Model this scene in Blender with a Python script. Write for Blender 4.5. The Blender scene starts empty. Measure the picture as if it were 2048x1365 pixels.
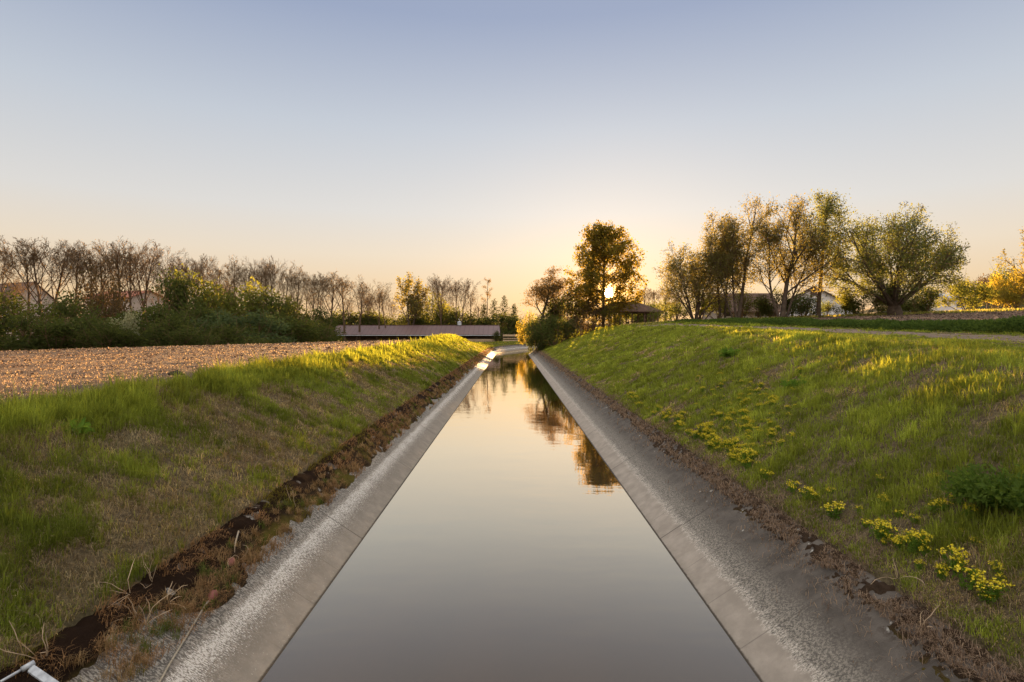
import bpy, math, random
import numpy as np
from mathutils import Vector

R = math.radians
sc = bpy.context.scene
col = sc.collection
FPX, CX, HY, CAMZ = 1138.0, 1024.0, 664.0, 3.5      # photograph: focal length in pixels, centre, horizon row, eye height
SUN_AZ, SUN_EL = math.atan((1217 - CX) / FPX), math.atan((HY - 588) / FPX)

# ------------------------------------------------------------------ helpers
def tag(o, label=None, cat=None, group=None, kind=None):
    if label: o['label'] = label
    if cat: o['category'] = cat
    if group: o['group'] = group
    if kind: o['kind'] = kind
    return o

def empty(name, loc, rz=0.0):
    o = bpy.data.objects.new(name, None); col.objects.link(o)
    o.location = loc; o.rotation_euler = (0, 0, rz); o.empty_display_size = .3
    return o

def link(name, me, parent=None, loc=None):
    o = bpy.data.objects.new(name, me); col.objects.link(o)
    if parent is not None: o.parent = parent
    if loc is not None: o.location = loc
    return o

def np_mesh(name, V, quads=None, tris=None, mats=(), smooth=False, tint=None):
    V = np.asarray(V, np.float32).reshape(-1, 3)
    quads = np.zeros((0, 4), np.int32) if quads is None else np.asarray(quads, np.int32).reshape(-1, 4)
    tris = np.zeros((0, 3), np.int32) if tris is None else np.asarray(tris, np.int32).reshape(-1, 3)
    me = bpy.data.meshes.new(name)
    nl = quads.size + tris.size
    me.vertices.add(len(V)); me.vertices.foreach_set('co', V.ravel())
    me.loops.add(nl); me.loops.foreach_set('vertex_index', np.concatenate([quads.ravel(), tris.ravel()]))
    npoly = len(quads) + len(tris)
    me.polygons.add(npoly)
    st = np.concatenate([np.arange(len(quads)) * 4, quads.size + np.arange(len(tris)) * 3]).astype(np.int32)
    me.polygons.foreach_set('loop_start', st)
    me.polygons.foreach_set('use_smooth', np.full(npoly, smooth, bool))
    if tint is not None:
        a = me.attributes.new('tint', 'FLOAT_COLOR', 'POINT')
        c = np.ones((len(V), 4), np.float32); c[:, :3] = tint
        a.data.foreach_set('color', c.ravel())
    for m in mats: me.materials.append(m)
    me.update(calc_edges=True)
    return me

class MB:
    """collects boxes, tubes and prisms for one mesh"""
    def __init__(s): s.v, s.q, s.t = [], [], []
    def n(s): return len(s.v)
    def box(s, a, b):
        i = s.n(); (x0, y0, z0), (x1, y1, z1) = a, b
        s.v += [(x0,y0,z0),(x1,y0,z0),(x1,y1,z0),(x0,y1,z0),(x0,y0,z1),(x1,y0,z1),(x1,y1,z1),(x0,y1,z1)]
        s.q += [(i,i+3,i+2,i+1),(i+4,i+5,i+6,i+7),(i,i+1,i+5,i+4),(i+1,i+2,i+6,i+5),(i+2,i+3,i+7,i+6),(i+3,i,i+4,i+7)]
        return s
    def hexa(s, p):          # 8 points, bottom ring then top ring
        i = s.n(); s.v += [tuple(q) for q in p]
        s.q += [(i,i+3,i+2,i+1),(i+4,i+5,i+6,i+7),(i,i+1,i+5,i+4),(i+1,i+2,i+6,i+5),(i+2,i+3,i+7,i+6),(i+3,i,i+4,i+7)]
        return s
    def slab(s, p, th):      # quad of 4 points given a thickness downwards
        return s.hexa([(q[0], q[1], q[2]-th) for q in p] + [tuple(q) for q in p])
    def prism(s, tri, vec):  # triangle swept along vec
        i = s.n(); vec = Vector(vec)
        s.v += [tuple(q) for q in tri] + [tuple(Vector(q)+vec) for q in tri]
        s.t += [(i,i+2,i+1),(i+3,i+4,i+5)]
        s.q += [(i,i+1,i+4,i+3),(i+1,i+2,i+5,i+4),(i+2,i,i+3,i+5)]
        return s
    def tube(s, pts, rad, sides=6, caps=True):
        pts = [Vector(p) for p in pts]
        if not hasattr(rad, '__len__'): rad = [rad]*len(pts)
        i0 = s.n(); up = Vector((0,0,1))
        for k, p in enumerate(pts):
            d = (pts[min(k+1, len(pts)-1)] - pts[max(k-1, 0)]).normalized()
            a = d.cross(up)
            if a.length < 1e-3: a = d.cross(Vector((1,0,0)))
            a.normalize(); b = d.cross(a)
            for j in range(sides):
                w = 2*math.pi*j/sides
                s.v.append(tuple(p + (a*math.cos(w)+b*math.sin(w))*rad[k]))
        for k in range(len(pts)-1):
            for j in range(sides):
                q = i0+k*sides; j2 = (j+1) % sides
                s.q.append((q+j, q+j2, q+sides+j2, q+sides+j))
        if caps:
            for k, flip in ((0, 1), (len(pts)-1, 0)):
                c = s.n(); s.v.append(tuple(pts[k])); q = i0+k*sides
                for j in range(sides):
                    j2 = (j+1) % sides
                    s.t.append((c, q+j2, q+j) if flip else (c, q+j, q+j2))
        return s
    def lathe(s, prof, c, sides=12):     # prof: (r, z) list
        i0 = s.n()
        for r, z in prof:
            for j in range(sides):
                w = 2*math.pi*j/sides
                s.v.append((c[0]+r*math.cos(w), c[1]+r*math.sin(w), c[2]+z))
        for k in range(len(prof)-1):
            for j in range(sides):
                q = i0+k*sides; j2 = (j+1) % sides
                s.q.append((q+j, q+j2, q+sides+j2, q+sides+j))
        return s
    def build(s, name, mat, parent=None, smooth=False, loc=None):
        return link(name, np_mesh(name, s.v, s.q or None, s.t or None, [mat], smooth), parent, loc)

def _h(ix, iy, seed):
    n = (ix.astype(np.int64)*374761393 + iy.astype(np.int64)*668265263 + seed*982451653) & 0xFFFFFFFF
    n = ((n ^ (n >> 13)) * 1274126177) & 0xFFFFFFFF
    return ((n ^ (n >> 16)) & 0xFFFF) / 65535.0
def vn(x, y, seed=0):
    """value noise in 0..1"""
    x = np.asarray(x, float); y = np.asarray(y, float)
    ix, iy = np.floor(x), np.floor(y); fx, fy = x-ix, y-iy
    ux, uy = fx*fx*(3-2*fx), fy*fy*(3-2*fy)
    a, b, c, d = _h(ix, iy, seed), _h(ix+1, iy, seed), _h(ix, iy+1, seed), _h(ix+1, iy+1, seed)
    return (a*(1-ux)+b*ux)*(1-uy) + (c*(1-ux)+d*ux)*uy
def fbm(x, y, seed=0, o=4):
    s, a, t = 0, 1.0, 0
    for k in range(o):
        s = s + a*vn(np.asarray(x)*2**k, np.asarray(y)*2**k, seed+k*17); t += a; a *= .5
    return s/t
def sstep(a, b, x):
    t = np.clip((np.asarray(x, float)-a)/(b-a), 0, 1); return t*t*(3-2*t)

# ------------------------------------------------------------------ materials
class NT:
    def __init__(s, name):
        s.m = bpy.data.materials.new(name); s.m.use_nodes = True
        s.t = s.m.node_tree; s.t.nodes.clear()
        s.out = s.t.nodes.new('ShaderNodeOutputMaterial')
    def node(s, typ, **kw):
        n = s.t.nodes.new(typ)
        for k, v in kw.items():
            if k in n.inputs.keys() if isinstance(k, str) else False: n.inputs[k].default_value = v
            else: setattr(n, k, v)
        return n
    def lk(s, a, b): s.t.links.new(a, b)
    def val(s, sock, v):
        if isinstance(v, bpy.types.NodeSocket): s.lk(v, sock)
        else: sock.default_value = v
    def math(s, op, a, b=0.0, clamp=False):
        n = s.node('ShaderNodeMath'); n.operation = op; n.use_clamp = clamp
        s.val(n.inputs[0], a); s.val(n.inputs[1], b); return n.outputs[0]
    def mix(s, f, a, b, blend='MIX'):
        n = s.node('ShaderNodeMix'); n.data_type = 'RGBA'; n.blend_type = blend
        s.val(n.inputs[0], f)
        for sk, v in ((n.inputs[6], a), (n.inputs[7], b)):
            s.val(sk, v if isinstance(v, bpy.types.NodeSocket) else (*v, 1))
        return n.outputs[2]
    def pos(s): return s.node('ShaderNodeNewGeometry').outputs['Position']
    def xyz(s, v):
        n = s.node('ShaderNodeSeparateXYZ'); s.lk(v, n.inputs[0]); return n.outputs
    def scale(s, v, sv):
        n = s.node('ShaderNodeVectorMath'); n.operation = 'MULTIPLY'; s.lk(v, n.inputs[0]); n.inputs[1].default_value = sv; return n.outputs[0]
    def noise(s, vec, scale, detail=4, rough=.55):
        n = s.node('ShaderNodeTexNoise'); s.lk(vec, n.inputs['Vector'])
        n.inputs['Scale'].default_value = scale; n.inputs['Detail'].default_value = detail; n.inputs['Roughness'].default_value = rough
        return n.outputs['Fac']
    def ramp(s, f, stops):
        n = s.node('ShaderNodeValToRGB'); s.val(n.inputs[0], f); e = n.color_ramp.elements
        while len(e) < len(stops): e.new(.5)
        for k, (p, c) in enumerate(stops):
            e[k].position = p; e[k].color = (*c, 1) if hasattr(c, '__len__') else (c, c, c, 1)
        return n.outputs[0]
    def sm(s, v, a, b):      # smoothstep
        n = s.node('ShaderNodeMapRange'); n.interpolation_type = 'SMOOTHSTEP'
        s.val(n.inputs[0], v); n.inputs[1].default_value = a; n.inputs[2].default_value = b; return n.outputs[0]
    def bump(s, h, strength, dist):
        n = s.node('ShaderNodeBump'); s.lk(h, n.inputs['Height']); n.inputs['Strength'].default_value = strength
        n.inputs['Distance'].default_value = dist; return n.outputs[0]
    def bsdf(s, color, rough=.8, normal=None, spec=.3, metal=0):
        n = s.node('ShaderNodeBsdfPrincipled')
        s.val(n.inputs['Base Color'], color if isinstance(color, bpy.types.NodeSocket) else (*color, 1))
        s.val(n.inputs['Roughness'], rough); n.inputs['Specular IOR Level'].default_value = spec; n.inputs['Metallic'].default_value = metal
        if normal is not None: s.lk(normal, n.inputs['Normal'])
        return n.outputs[0]
    def done(s, shader):
        s.lk(shader, s.out.inputs['Surface']); return s.m

def leaf_mat(name, c1, c2, trans=.45):
    n = NT(name); g = n.node('ShaderNodeNewGeometry')
    r = g.outputs['Random Per Island']
    big = n.noise(n.pos(), .5, 3)
    f = n.math('ADD', n.math('MULTIPLY', r, .6), n.math('MULTIPLY', n.math('SUBTRACT', big, .3), .9), True)
    c = n.mix(f, c1, c2)
    d = n.node('ShaderNodeBsdfDiffuse'); n.lk(c, d.inputs[0])
    t = n.node('ShaderNodeBsdfTranslucent')
    n.lk(n.mix(1.0, c, (2.2, 2.0, 1.2), 'MULTIPLY'), t.inputs[0])
    mx = n.node('ShaderNodeMixShader'); mx.inputs[0].default_value = trans
    n.lk(d.outputs[0], mx.inputs[1]); n.lk(t.outputs[0], mx.inputs[2])
    return n.done(mx.outputs[0])

def blade_mat(name, trans=.4):
    n = NT(name); a = n.node('ShaderNodeAttribute'); a.attribute_name = 'tint'
    d = n.node('ShaderNodeBsdfDiffuse'); n.lk(a.outputs['Color'], d.inputs[0])
    t = n.node('ShaderNodeBsdfTranslucent'); n.lk(n.mix(1.0, a.outputs['Color'], (2.0, 1.8, 1.0), 'MULTIPLY'), t.inputs[0])
    mx = n.node('ShaderNodeMixShader'); mx.inputs[0].default_value = trans
    n.lk(d.outputs[0], mx.inputs[1]); n.lk(t.outputs[0], mx.inputs[2])
    return n.done(mx.outputs[0])

def plain(name, color, rough=.8, noise_amt=.25, scale=3.0, bump=.0, metal=0, spec=.3):
    n = NT(name); p = n.pos()
    f = n.noise(p, scale, 5)
    dark = tuple(c*(1-noise_amt) for c in color); light = tuple(min(1, c*(1+noise_amt)) for c in color)
    c = n.ramp(f, [(.3, dark), (.7, light)])
    nb = n.bump(n.noise(p, scale*8, 4), .6, bump) if bump else None
    return n.done(n.bsdf(c, rough, nb, spec, metal))

def soil_mat(name, a, b, c):
    n = NT(name); p = n.pos()
    f = n.noise(p, .25, 5); g = n.noise(p, 6, 6, .7)
    cc = n.mix(n.sm(g, .35, .7), a, b); cc = n.mix(n.math('MULTIPLY', n.sm(f, .4, .7), .5), cc, c)
    return n.done(n.bsdf(cc, .95, n.bump(n.noise(p, 9, 8, .75), 1.0, .08), .1))

def ground_mat():
    n = NT('turf_soil'); p = n.pos()
    f = n.noise(p, .8, 5, .6); g = n.noise(p, 14, 6, .75)
    c = n.mix(n.sm(g, .35, .7), (.07,.052,.032), (.19,.145,.085))
    c = n.mix(n.math('MULTIPLY', n.sm(f, .42, .62), .35), c, (.09,.095,.03))
    return n.done(n.bsdf(c, .95, n.bump(n.noise(p, 25, 6, .7), 1.0, .05), .1))

def lining_mat(side):
    n = NT('weathered_concrete'); p = n.pos(); x, y, z = n.xyz(p)
    # streaks run down the slope: fine along the canal, long across it
    st = n.noise(n.scale(p, (3.0, 26.0, 5.0)), 1.0, 5, .7)
    fine = n.noise(p, 60, 4, .8); mid = n.noise(p, 3.5, 6, .65); big = n.noise(p, .8, 4)
    zj = n.math('ADD', z, n.math('MULTIPLY', n.math('SUBTRACT', st, .5), .16))
    zj = n.math('ADD', zj, n.math('MULTIPLY', n.math('SUBTRACT', mid, .5), .10))
    if side < 0:
        base = n.mix(n.sm(mid, .3, .75), (.185,.16,.132), (.265,.23,.19))
        st2 = n.noise(n.scale(p, (5.0, 60.0, 8.0)), 1.0, 4, .75)
        zl = n.math('ADD', z, n.math('MULTIPLY', n.math('SUBTRACT', st2, .5), .13)); zl = n.math('ADD', zl, n.math('MULTIPLY', n.math('SUBTRACT', mid, .5), .05))
        zl = n.math('ADD', zl, n.math('MULTIPLY', n.math('SUBTRACT', n.noise(p, .9, 3), .5), .07))
        lime = n.math('MULTIPLY', n.sm(zl, .285, .335), n.math('SUBTRACT', 1.0, n.sm(zl, .375, .40)))
        speck = n.sm(n.noise(n.scale(p, (22, 60, 30)), 1.0, 3, .7), .42, .58)
        grey = n.mix(speck, (.06,.055,.05), (.30,.275,.24))
        c = n.mix(n.sm(zj, .38, .46), base, grey)
        c = n.mix(n.math('MULTIPLY', n.sm(zj, .06, .3), n.math('SUBTRACT', 1.0, speck)), c, n.mix(.7, c, (.09,.08,.07)))
        fl = n.noise(n.scale(p, (26, 75, 40)), 1.0, 4, .75)
        bell = n.math('MULTIPLY', n.sm(zl, .12, .36), n.math('SUBTRACT', 1.0, n.sm(zl, .36, .44)))
        bell = n.math('MULTIPLY', bell, n.math('ADD', .6, n.math('MULTIPLY', n.noise(n.scale(p, (3, 2.2, 3)), 1.0, 4, .65), .8)))
        c = n.mix(n.sm(n.math('ADD', fl, n.math('MULTIPLY', bell, .185)), .63, .70), c, (.52,.49,.45))
        c = n.mix(n.math('MULTIPLY', n.sm(zj, .62, .78), n.sm(mid, .35, .5)), c, (.045,.03,.02))
    else:
        base = n.mix(n.sm(mid, .3, .75), (.225,.195,.165), (.315,.275,.235))
        rough = n.mix(n.sm(n.noise(p, 38, 4, .8), .42, .6), (.075,.068,.06), (.25,.225,.19))
        dark = n.mix(n.sm(mid, .3, .7), (.058,.050,.043), (.11,.095,.082))
        c = n.mix(n.sm(zj, .22, .26), base, rough)
        c = n.mix(n.math('MULTIPLY', n.sm(zj, .20, .235), n.math('SUBTRACT', 1.0, n.sm(zj, .24, .31))), c, n.mix(n.sm(n.noise(n.scale(p, (26, 60, 40)), 1.0, 4, .75), .46, .56), c, (.46,.42,.37)))
        c = n.mix(n.sm(zj, .30, .58), c, dark)
        sp = n.sm(n.noise(p, 5.5, 2, .5), .69, .73)
        c = n.mix(n.math('MULTIPLY', sp, n.sm(z, .5, .6)), c, (.36,.35,.32))
        c = n.mix(n.math('MULTIPLY', n.sm(n.noise(p, 9, 3, .6), .56, .62), n.sm(z, .6, .75)), c, (.035,.022,.015))
    # transverse joints and the dark wet line at the water
    fr = n.math('FRACT', n.math('MULTIPLY', y, .97)); j = n.math('LESS_THAN', fr, .016)
    fr2 = n.math('FRACT', n.math('MULTIPLY', y, .21)); j2 = n.math('LESS_THAN', fr2, .006)
    jj = n.math('ADD', n.math('MULTIPLY', n.math('MULTIPLY', j, n.sm(big, .4, .55)), .5), j2, True)
    c = n.mix(n.math('MULTIPLY', jj, .75), c, (.06,.05,.042))
    wet = n.math('SUBTRACT', 1.0, n.sm(n.math('ADD', z, n.math('MULTIPLY', n.math('SUBTRACT', st, .5), .02)), .008, .022))
    c = n.mix(wet, c, (.05,.04,.03))
    hgt = n.math('SUBTRACT', n.math('ADD', n.math('MULTIPLY', fine, .5), mid), n.math('MULTIPLY', jj, .8))
    return n.done(n.bsdf(c, .85, n.bump(hgt, .7, .02), .25))

def moss_mat(name, a, b, c, rim=(.018, .010, .006)):
    n = NT(name); p = n.pos(); z = n.xyz(p)[2]
    f = n.noise(p, 2.2, 5, .65); g = n.noise(p, 45, 4, .8)
    cc = n.mix(n.sm(f, .4, .62), a, b); cc = n.mix(n.math('MULTIPLY', n.sm(n.noise(p, 1.1, 3, .5), .5, .62), .8), cc, (.10, .085, .012))
    cc = n.mix(n.sm(g, .45, .75), cc, c)
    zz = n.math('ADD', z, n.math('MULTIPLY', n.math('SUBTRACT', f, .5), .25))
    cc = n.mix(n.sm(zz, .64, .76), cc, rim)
    return n.done(n.bsdf(cc, 1.0, n.bump(g, 1.0, .03), .05))

def water_mat():
    n = NT('canal_water'); p = n.pos()
    w1 = n.noise(n.scale(p, (.55, 1.3, 1)), 1.0, 3, .5)
    w2 = n.noise(n.scale(p, (1.6, 5.0, 1)), 1.0, 2, .5)
    h = n.math('ADD', w1, n.math('MULTIPLY', w2, .22))
    h = n.math('MULTIPLY', h, n.math('ADD', .5, n.sm(n.noise(n.scale(p, (.35, .12, 1)), 1.0, 3), .4, .65)))
    b = n.bump(h, 1.0, .0055)
    d = n.node('ShaderNodeBsdfDiffuse'); d.inputs[0].default_value = (.072, .056, .043, 1)
    g = n.node('ShaderNodeBsdfGlossy'); g.inputs[0].default_value = (1.0, .885, .69, 1); g.inputs['Roughness'].default_value = .03; n.lk(b, g.inputs['Normal'])
    lw = n.node('ShaderNodeLayerWeight'); lw.inputs[0].default_value = .5
    mx = n.node('ShaderNodeMixShader'); n.lk(n.sm(lw.outputs['Facing'], .32, .90), mx.inputs[0])
    n.lk(d.outputs[0], mx.inputs[1]); n.lk(g.outputs[0], mx.inputs[2])
    return n.done(mx.outputs[0])

def sheet_roof(name, c, axis=0, period=.55):
    n = NT(name); p = n.pos(); v = n.xyz(p)[axis]
    fr = n.math('FRACT', n.math('MULTIPLY', v, 1/period)); seam = n.math('LESS_THAN', fr, .14)
    f = n.noise(n.scale(p, (.5, .5, .5)), 1, 5, .7)
    cc = n.mix(f, tuple(k*.8 for k in c), tuple(k*1.2 for k in c)); cc = n.mix(n.math('MULTIPLY', seam, .6), cc, tuple(k*.55 for k in c))
    return n.done(n.bsdf(cc, .55, n.bump(seam, .5, .03), .3))

M = {}
M['bark'] = plain('bark', (.075,.055,.04), .95, .4, 4, .02)
M['bark_grey'] = plain('grey_bark', (.10,.065,.04), .95, .4, 4, .02)
M['twig'] = plain('twigs', (.125,.08,.042), .95, .3, 2)
M['wood'] = plain('dark_timber', (.10,.065,.045), .85, .3, 5, .01)
M['board'] = plain('weathered_boards', (.42,.31,.2), .85, .3, 4, .01)
M['white_wall'] = plain('white_render', (.72,.72,.74), .9, .08, 1.5)
M['cream_wall'] = plain('cream_render', (.42,.36,.31), .9, .12, 1.5)
M['glass'] = plain('window_glass', (.06,.05,.05), .1, .3, 1, 0, 0, .6)
M['frame'] = plain('white_frame', (.6,.58,.55), .6, .1)
M['tile'] = plain('brown_tiles', (.085,.05,.036), .85, .35, 2.5, .02)
M['red_tile'] = plain('red_tiles', (.26,.10,.06), .85, .3, 2.5, .02)
M['zinc'] = plain('zinc', (.42,.45,.5), .5, .2, 3, 0, .3)
M['steel'] = plain('galvanised_steel', (.36,.38,.41), .55, .3, 18, .002, .45)
M['rope'] = plain('rope_fibre', (.30,.26,.2), .9, .3, 60, .004)
M['float'] = plain('faded_red_plastic', (.17,.055,.042), .6, .35, 22, .003)
M['dirt'] = soil_mat('path_dirt', (.14,.105,.08), (.25,.19,.15), (.20,.16,.10))
M['soil'] = soil_mat('field_soil', (.085,.058,.042), (.16,.11,.08), (.13,.092,.07))
M['turf'] = ground_mat()
M['roof_sheet'] = sheet_roof('mauve_sheet_roof', (.125,.08,.08), 0, 1.1)
M['lin_l'] = lining_mat(-1); M['lin_r'] = lining_mat(1)
M['water'] = water_mat()
M['moss_l'] = moss_mat('rusty_moss', (.022,.014,.009), (.06,.038,.02), (.10,.07,.033))
M['moss_r'] = moss_mat('dark_moss', (.03,.018,.012), (.06,.035,.022), (.11,.075,.045), (.05,.033,.022))
M['blade'] = blade_mat('grass_blades')
M['litter'] = blade_mat('dry_litter', .15)
M['petal'] = plain('yellow_petals', (.52,.42,.015), .7, .2, 40)
def clod_mat(k):
    n = NT('clod_soil'); g = n.node('ShaderNodeNewGeometry'); c = n.ramp(g.outputs['Random Per Island'], [(0, (.07,.046,.034)), (.55, (.17,.115,.082)), (.8, (.32,.21,.145)), (1, (.50,.34,.22))]); c = n.mix(1.0, c, k, 'MULTIPLY')
    return n.done(n.bsdf(c, .95, None, .1))
M['clod'] = clod_mat((.82, .74, .66)); M['clod_dull'] = clod_mat((.5, .5, .52))
L = {
 'maple': leaf_mat('maple_leaves', (.075,.07,.015), (.17,.13,.025), .55),
 'willow': leaf_mat('willow_leaves', (.06,.08,.028), (.125,.14,.045), .38),
 'poplar': leaf_mat('poplar_leaves', (.08,.078,.028), (.15,.135,.05)),
 'bud': leaf_mat('bud_leaves', (.08,.058,.028), (.13,.095,.04), .4),
 'dark': leaf_mat('dark_leaves', (.03,.04,.015), (.075,.088,.027)),
 'green': leaf_mat('green_leaves', (.036,.05,.017), (.085,.10,.03), .38),
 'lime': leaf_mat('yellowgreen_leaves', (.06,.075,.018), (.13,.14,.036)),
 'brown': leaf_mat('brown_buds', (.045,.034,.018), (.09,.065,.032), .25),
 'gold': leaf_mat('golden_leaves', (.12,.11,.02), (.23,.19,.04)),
 'bluegreen': leaf_mat('bluegreen_leaves', (.04,.06,.03), (.10,.13,.06)),
 'blossom': leaf_mat('blossom', (.10,.12,.06), (.34,.33,.24)),
 'needle': leaf_mat('needles', (.02,.03,.012), (.05,.06,.02), .2),
 'herb': leaf_mat('herb_leaves', (.03,.055,.016), (.08,.12,.03)),
 'nettle': leaf_mat('nettle_leaves', (.045,.08,.018), (.10,.145,.03)),
 'weed': leaf_mat('weed_leaves', (.06,.12,.018), (.13,.21,.035)),
}

# ------------------------------------------------------------------ terrain
def path_st(x, y):
    """along-canal and across-canal coordinates; the canal bends gently right past 85 m"""
    x = np.asarray(x, float); y = np.asarray(y, float)
    dx, dy = x-84.0, y-85.0
    rho = np.hypot(dx, dy); th = np.arctan2(dy, -dx)
    bend = y > 85
    s = np.where(bend, 85+84*np.clip(th, 0, 3), y)
    t = np.where(bend, 84-rho, x)
    far = bend & (th > 1.0)
    t = np.where(far, np.maximum(t, 30), t)
    return s, t
def st_xy(s, t):
    s = np.asarray(s, float); t = np.asarray(t, float)
    th = np.maximum(s-85, 0)/84
    x = np.where(s > 85, 84-(84-t)*np.cos(th), t)
    y = np.where(s > 85, 85+(84-t)*np.sin(th), s)
    return x, y

def lining_z(t):
    a = np.abs(t)
    return np.where(a < 3.82, (a-2.51)/1.5, .873 + (a-3.82)*.12)

def h(x, y):
    x = np.asarray(x, float); y = np.asarray(y, float)
    s, t = path_st(x, y); a = np.abs(t)
    # left
    ztop = np.interp(s, [0,7.6,16,30,49,57,64,71,79,88,97,120,160], [2.3,2.32,2.42,2.52,2.66,2.86,3.02,2.96,2.5,1.9,1.5,1.4,1.3])
    zfield = np.interp(s, [0,7.6,16,30,49,70,90,110], [2.3,2.34,2.40,2.44,2.46,2.5,2.3,1.5])
    zfield = np.minimum(zfield, np.maximum(zfield, ztop))
    dist = (x+29)*-.93 + (y-33)*.368
    sp = np.log1p(np.exp(np.clip(dist*1.2, -40, 40)))/1.2
    zfield = np.maximum(zfield - .1*sp, np.minimum(zfield, 1.0))
    f = (a-3.82)/3.58
    g = np.interp(f, [0,.25,.5,.75,.9,1], [0,.30,.59,.86,.965,1])
    zl = np.where(a < 7.4, .9+(ztop-.9)*g, zfield + (ztop-zfield)*(1-sstep(7.4, 11, a)))
    # right
    tc = np.interp(s, [0,8.4,15,30,68,100], [7.0,7.6,9,11,13,13])
    zc = np.interp(s, [0,8.4,15,30,68,100], [2.85,2.97,3.22,3.68,4.05,4.0])
    fr = (a-3.82)/(tc-3.82)
    gr = np.interp(fr, [0,.3,.6,.85,1], [0,.35,.67,.91,1])
    zp = 2.95+.026*np.minimum(s, 54)+.037*np.clip(a-15, 0, 34)
    w = np.clip((a-tc)/np.maximum(15-tc, .5), 0, 1)
    zr = np.where(a < tc, .9+(zc-.9)*gr, zc*(1-w)+zp*w)
    z = np.where(t < 0, zl, zr)
    # bumps
    amp = .10*sstep(4.2, 5.5, a)*(1-.6*sstep(7.4, 9, a))
    z = z + amp*(fbm(x*.9, y*.9, 5, 3)-.5)*2 + .05*sstep(4.0, 4.6, a)*(fbm(x*3.2, y*3.2, 9, 2)-.5)
    inl = a < 3.86
    z = np.where(inl, lining_z(np.minimum(a, 3.86))-.12-.9*sstep(2.9, 2.2, a), z)
    end = sstep(150, 162, s)
    z = np.where((a < 6), z*(1-end)+4.2*end, z)
    return z

def hs(x, y): return float(h(np.array([x]), np.array([y]))[0])
def hit(px, py, y0=3.0, y1=160.0):
    """where the line of sight through a photograph pixel meets the ground (lining included)"""
    Y = np.exp(np.linspace(math.log(y0), math.log(y1), 3000))
    X = (px-CX)/FPX*Y; Z = CAMZ+(HY-py)/FPX*Y
    g = h(X, Y); s, t = path_st(X, Y)
    g = np.where(np.abs(t) < 3.86, lining_z(t), g)
    k = np.argmax(Z <= g)
    return Vector((X[k], Y[k], g[k]))
def at(px, py, Y): return Vector(((px-CX)/FPX*Y, Y, CAMZ+(HY-py)/FPX*Y))

def build_ground():
    xs = np.unique(np.round(np.concatenate([
        -np.geomspace(40, 1500, 24), np.arange(-40, -12, 1.0), np.arange(-12, 20, .25), np.arange(20, 48, 1.0), np.geomspace(48, 1500, 24),
        [-7.4, -3.9, -3.84, 3.84, 3.9, 12.6, 14.6, 18.0]]), 3))
    ys = np.unique(np.round(np.concatenate([[-40, -20, -10, -5], np.arange(-2, 30, .3), np.arange(30, 110, .7), np.geomspace(110, 2500, 40)]), 3))
    gx, gy = np.meshgrid(xs, ys); gz = h(gx, gy)
    nx, ny = len(xs), len(ys)
    idx = np.arange(nx*ny).reshape(ny, nx)
    q = np.stack([idx[:-1,:-1], idx[:-1,1:], idx[1:,1:], idx[1:,:-1]], -1).reshape(-1, 4)
    cx = (gx[:-1,:-1]+gx[1:,1:]).ravel()/2; cy = (gy[:-1,:-1]+gy[1:,1:]).ravel()/2
    s, t = path_st(cx, cy)
    dist = (cx+29)*-.93 + (cy-33)*.368
    fl = (t < -7.4-.8*(s > 55)*(s < 85)*np.maximum(0, 1-np.abs(s-66)/16)) & (dist < 6) & (s < 88)
    pth = (t > 12.6) & (t < 14.6) & (s < 62)
    frr = (t > 18) & (cx < 60) & (cy < 62-.25*cx+ (cx > 30)*.0)
    V = np.stack([gx, gy, gz], -1).reshape(-1, 3)
    zone = np.zeros(len(q), int); zone[fl] = 1; zone[frr] = 2; zone[pth] = 3
    for z, nm, m in ((0, 'ground', 'turf'), (1, 'ploughed_field', 'soil'), (2, 'ploughed_field', 'soil'), (3, 'dirt_path', 'dirt')):
        qq = q[zone == z]; u, inv = np.unique(qq, return_inverse=True)
        o = link(nm, np_mesh(nm, V[u], inv.reshape(-1, 4), None, [M[m]], True)); tag(o, kind='structure')
build_ground()

def strip(name, mat, ts, zs, ss, kind='structure', smooth=True):
    S, T = np.meshgrid(ss, ts, indexing='ij'); x, y = st_xy(S, T); Z = np.broadcast_to(zs, S.shape)
    idx = np.arange(S.size).reshape(S.shape)
    q = np.stack([idx[:-1,:-1], idx[:-1,1:], idx[1:,1:], idx[1:,:-1]], -1).reshape(-1, 4)
    o = link(name, np_mesh(name, np.stack([x, y, Z], -1), q, None, [M[mat]], smooth)); tag(o, kind=kind); return o
S_AX = np.concatenate([np.linspace(-6, 84, 60), np.linspace(85, 158, 60)])
strip('water', 'water', np.array([-2.62, 0, 2.62]), np.array([0.0, 0, 0]), S_AX)
for sd, m in ((-1, 'lin_l'), (1, 'lin_r')):
    ts = np.array([2.2, 2.51, 2.87, 2.874, 3.2, 3.6, 3.82, 4.05]) if sd > 0 else np.array([2.2, 2.51, 3.0, 3.4, 3.82, 4.05])
    zz = lining_z(ts)
    if sd > 0: zz = zz + np.array([.018, .018, .018, 0, 0, 0, 0, 0])      # the paler kerb course stands a little proud
    if sd < 0: strip('canal_lining', m, (sd*ts)[::-1], zz[::-1], S_AX)
    else: strip('canal_lining', m, ts, zz, S_AX)

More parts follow.
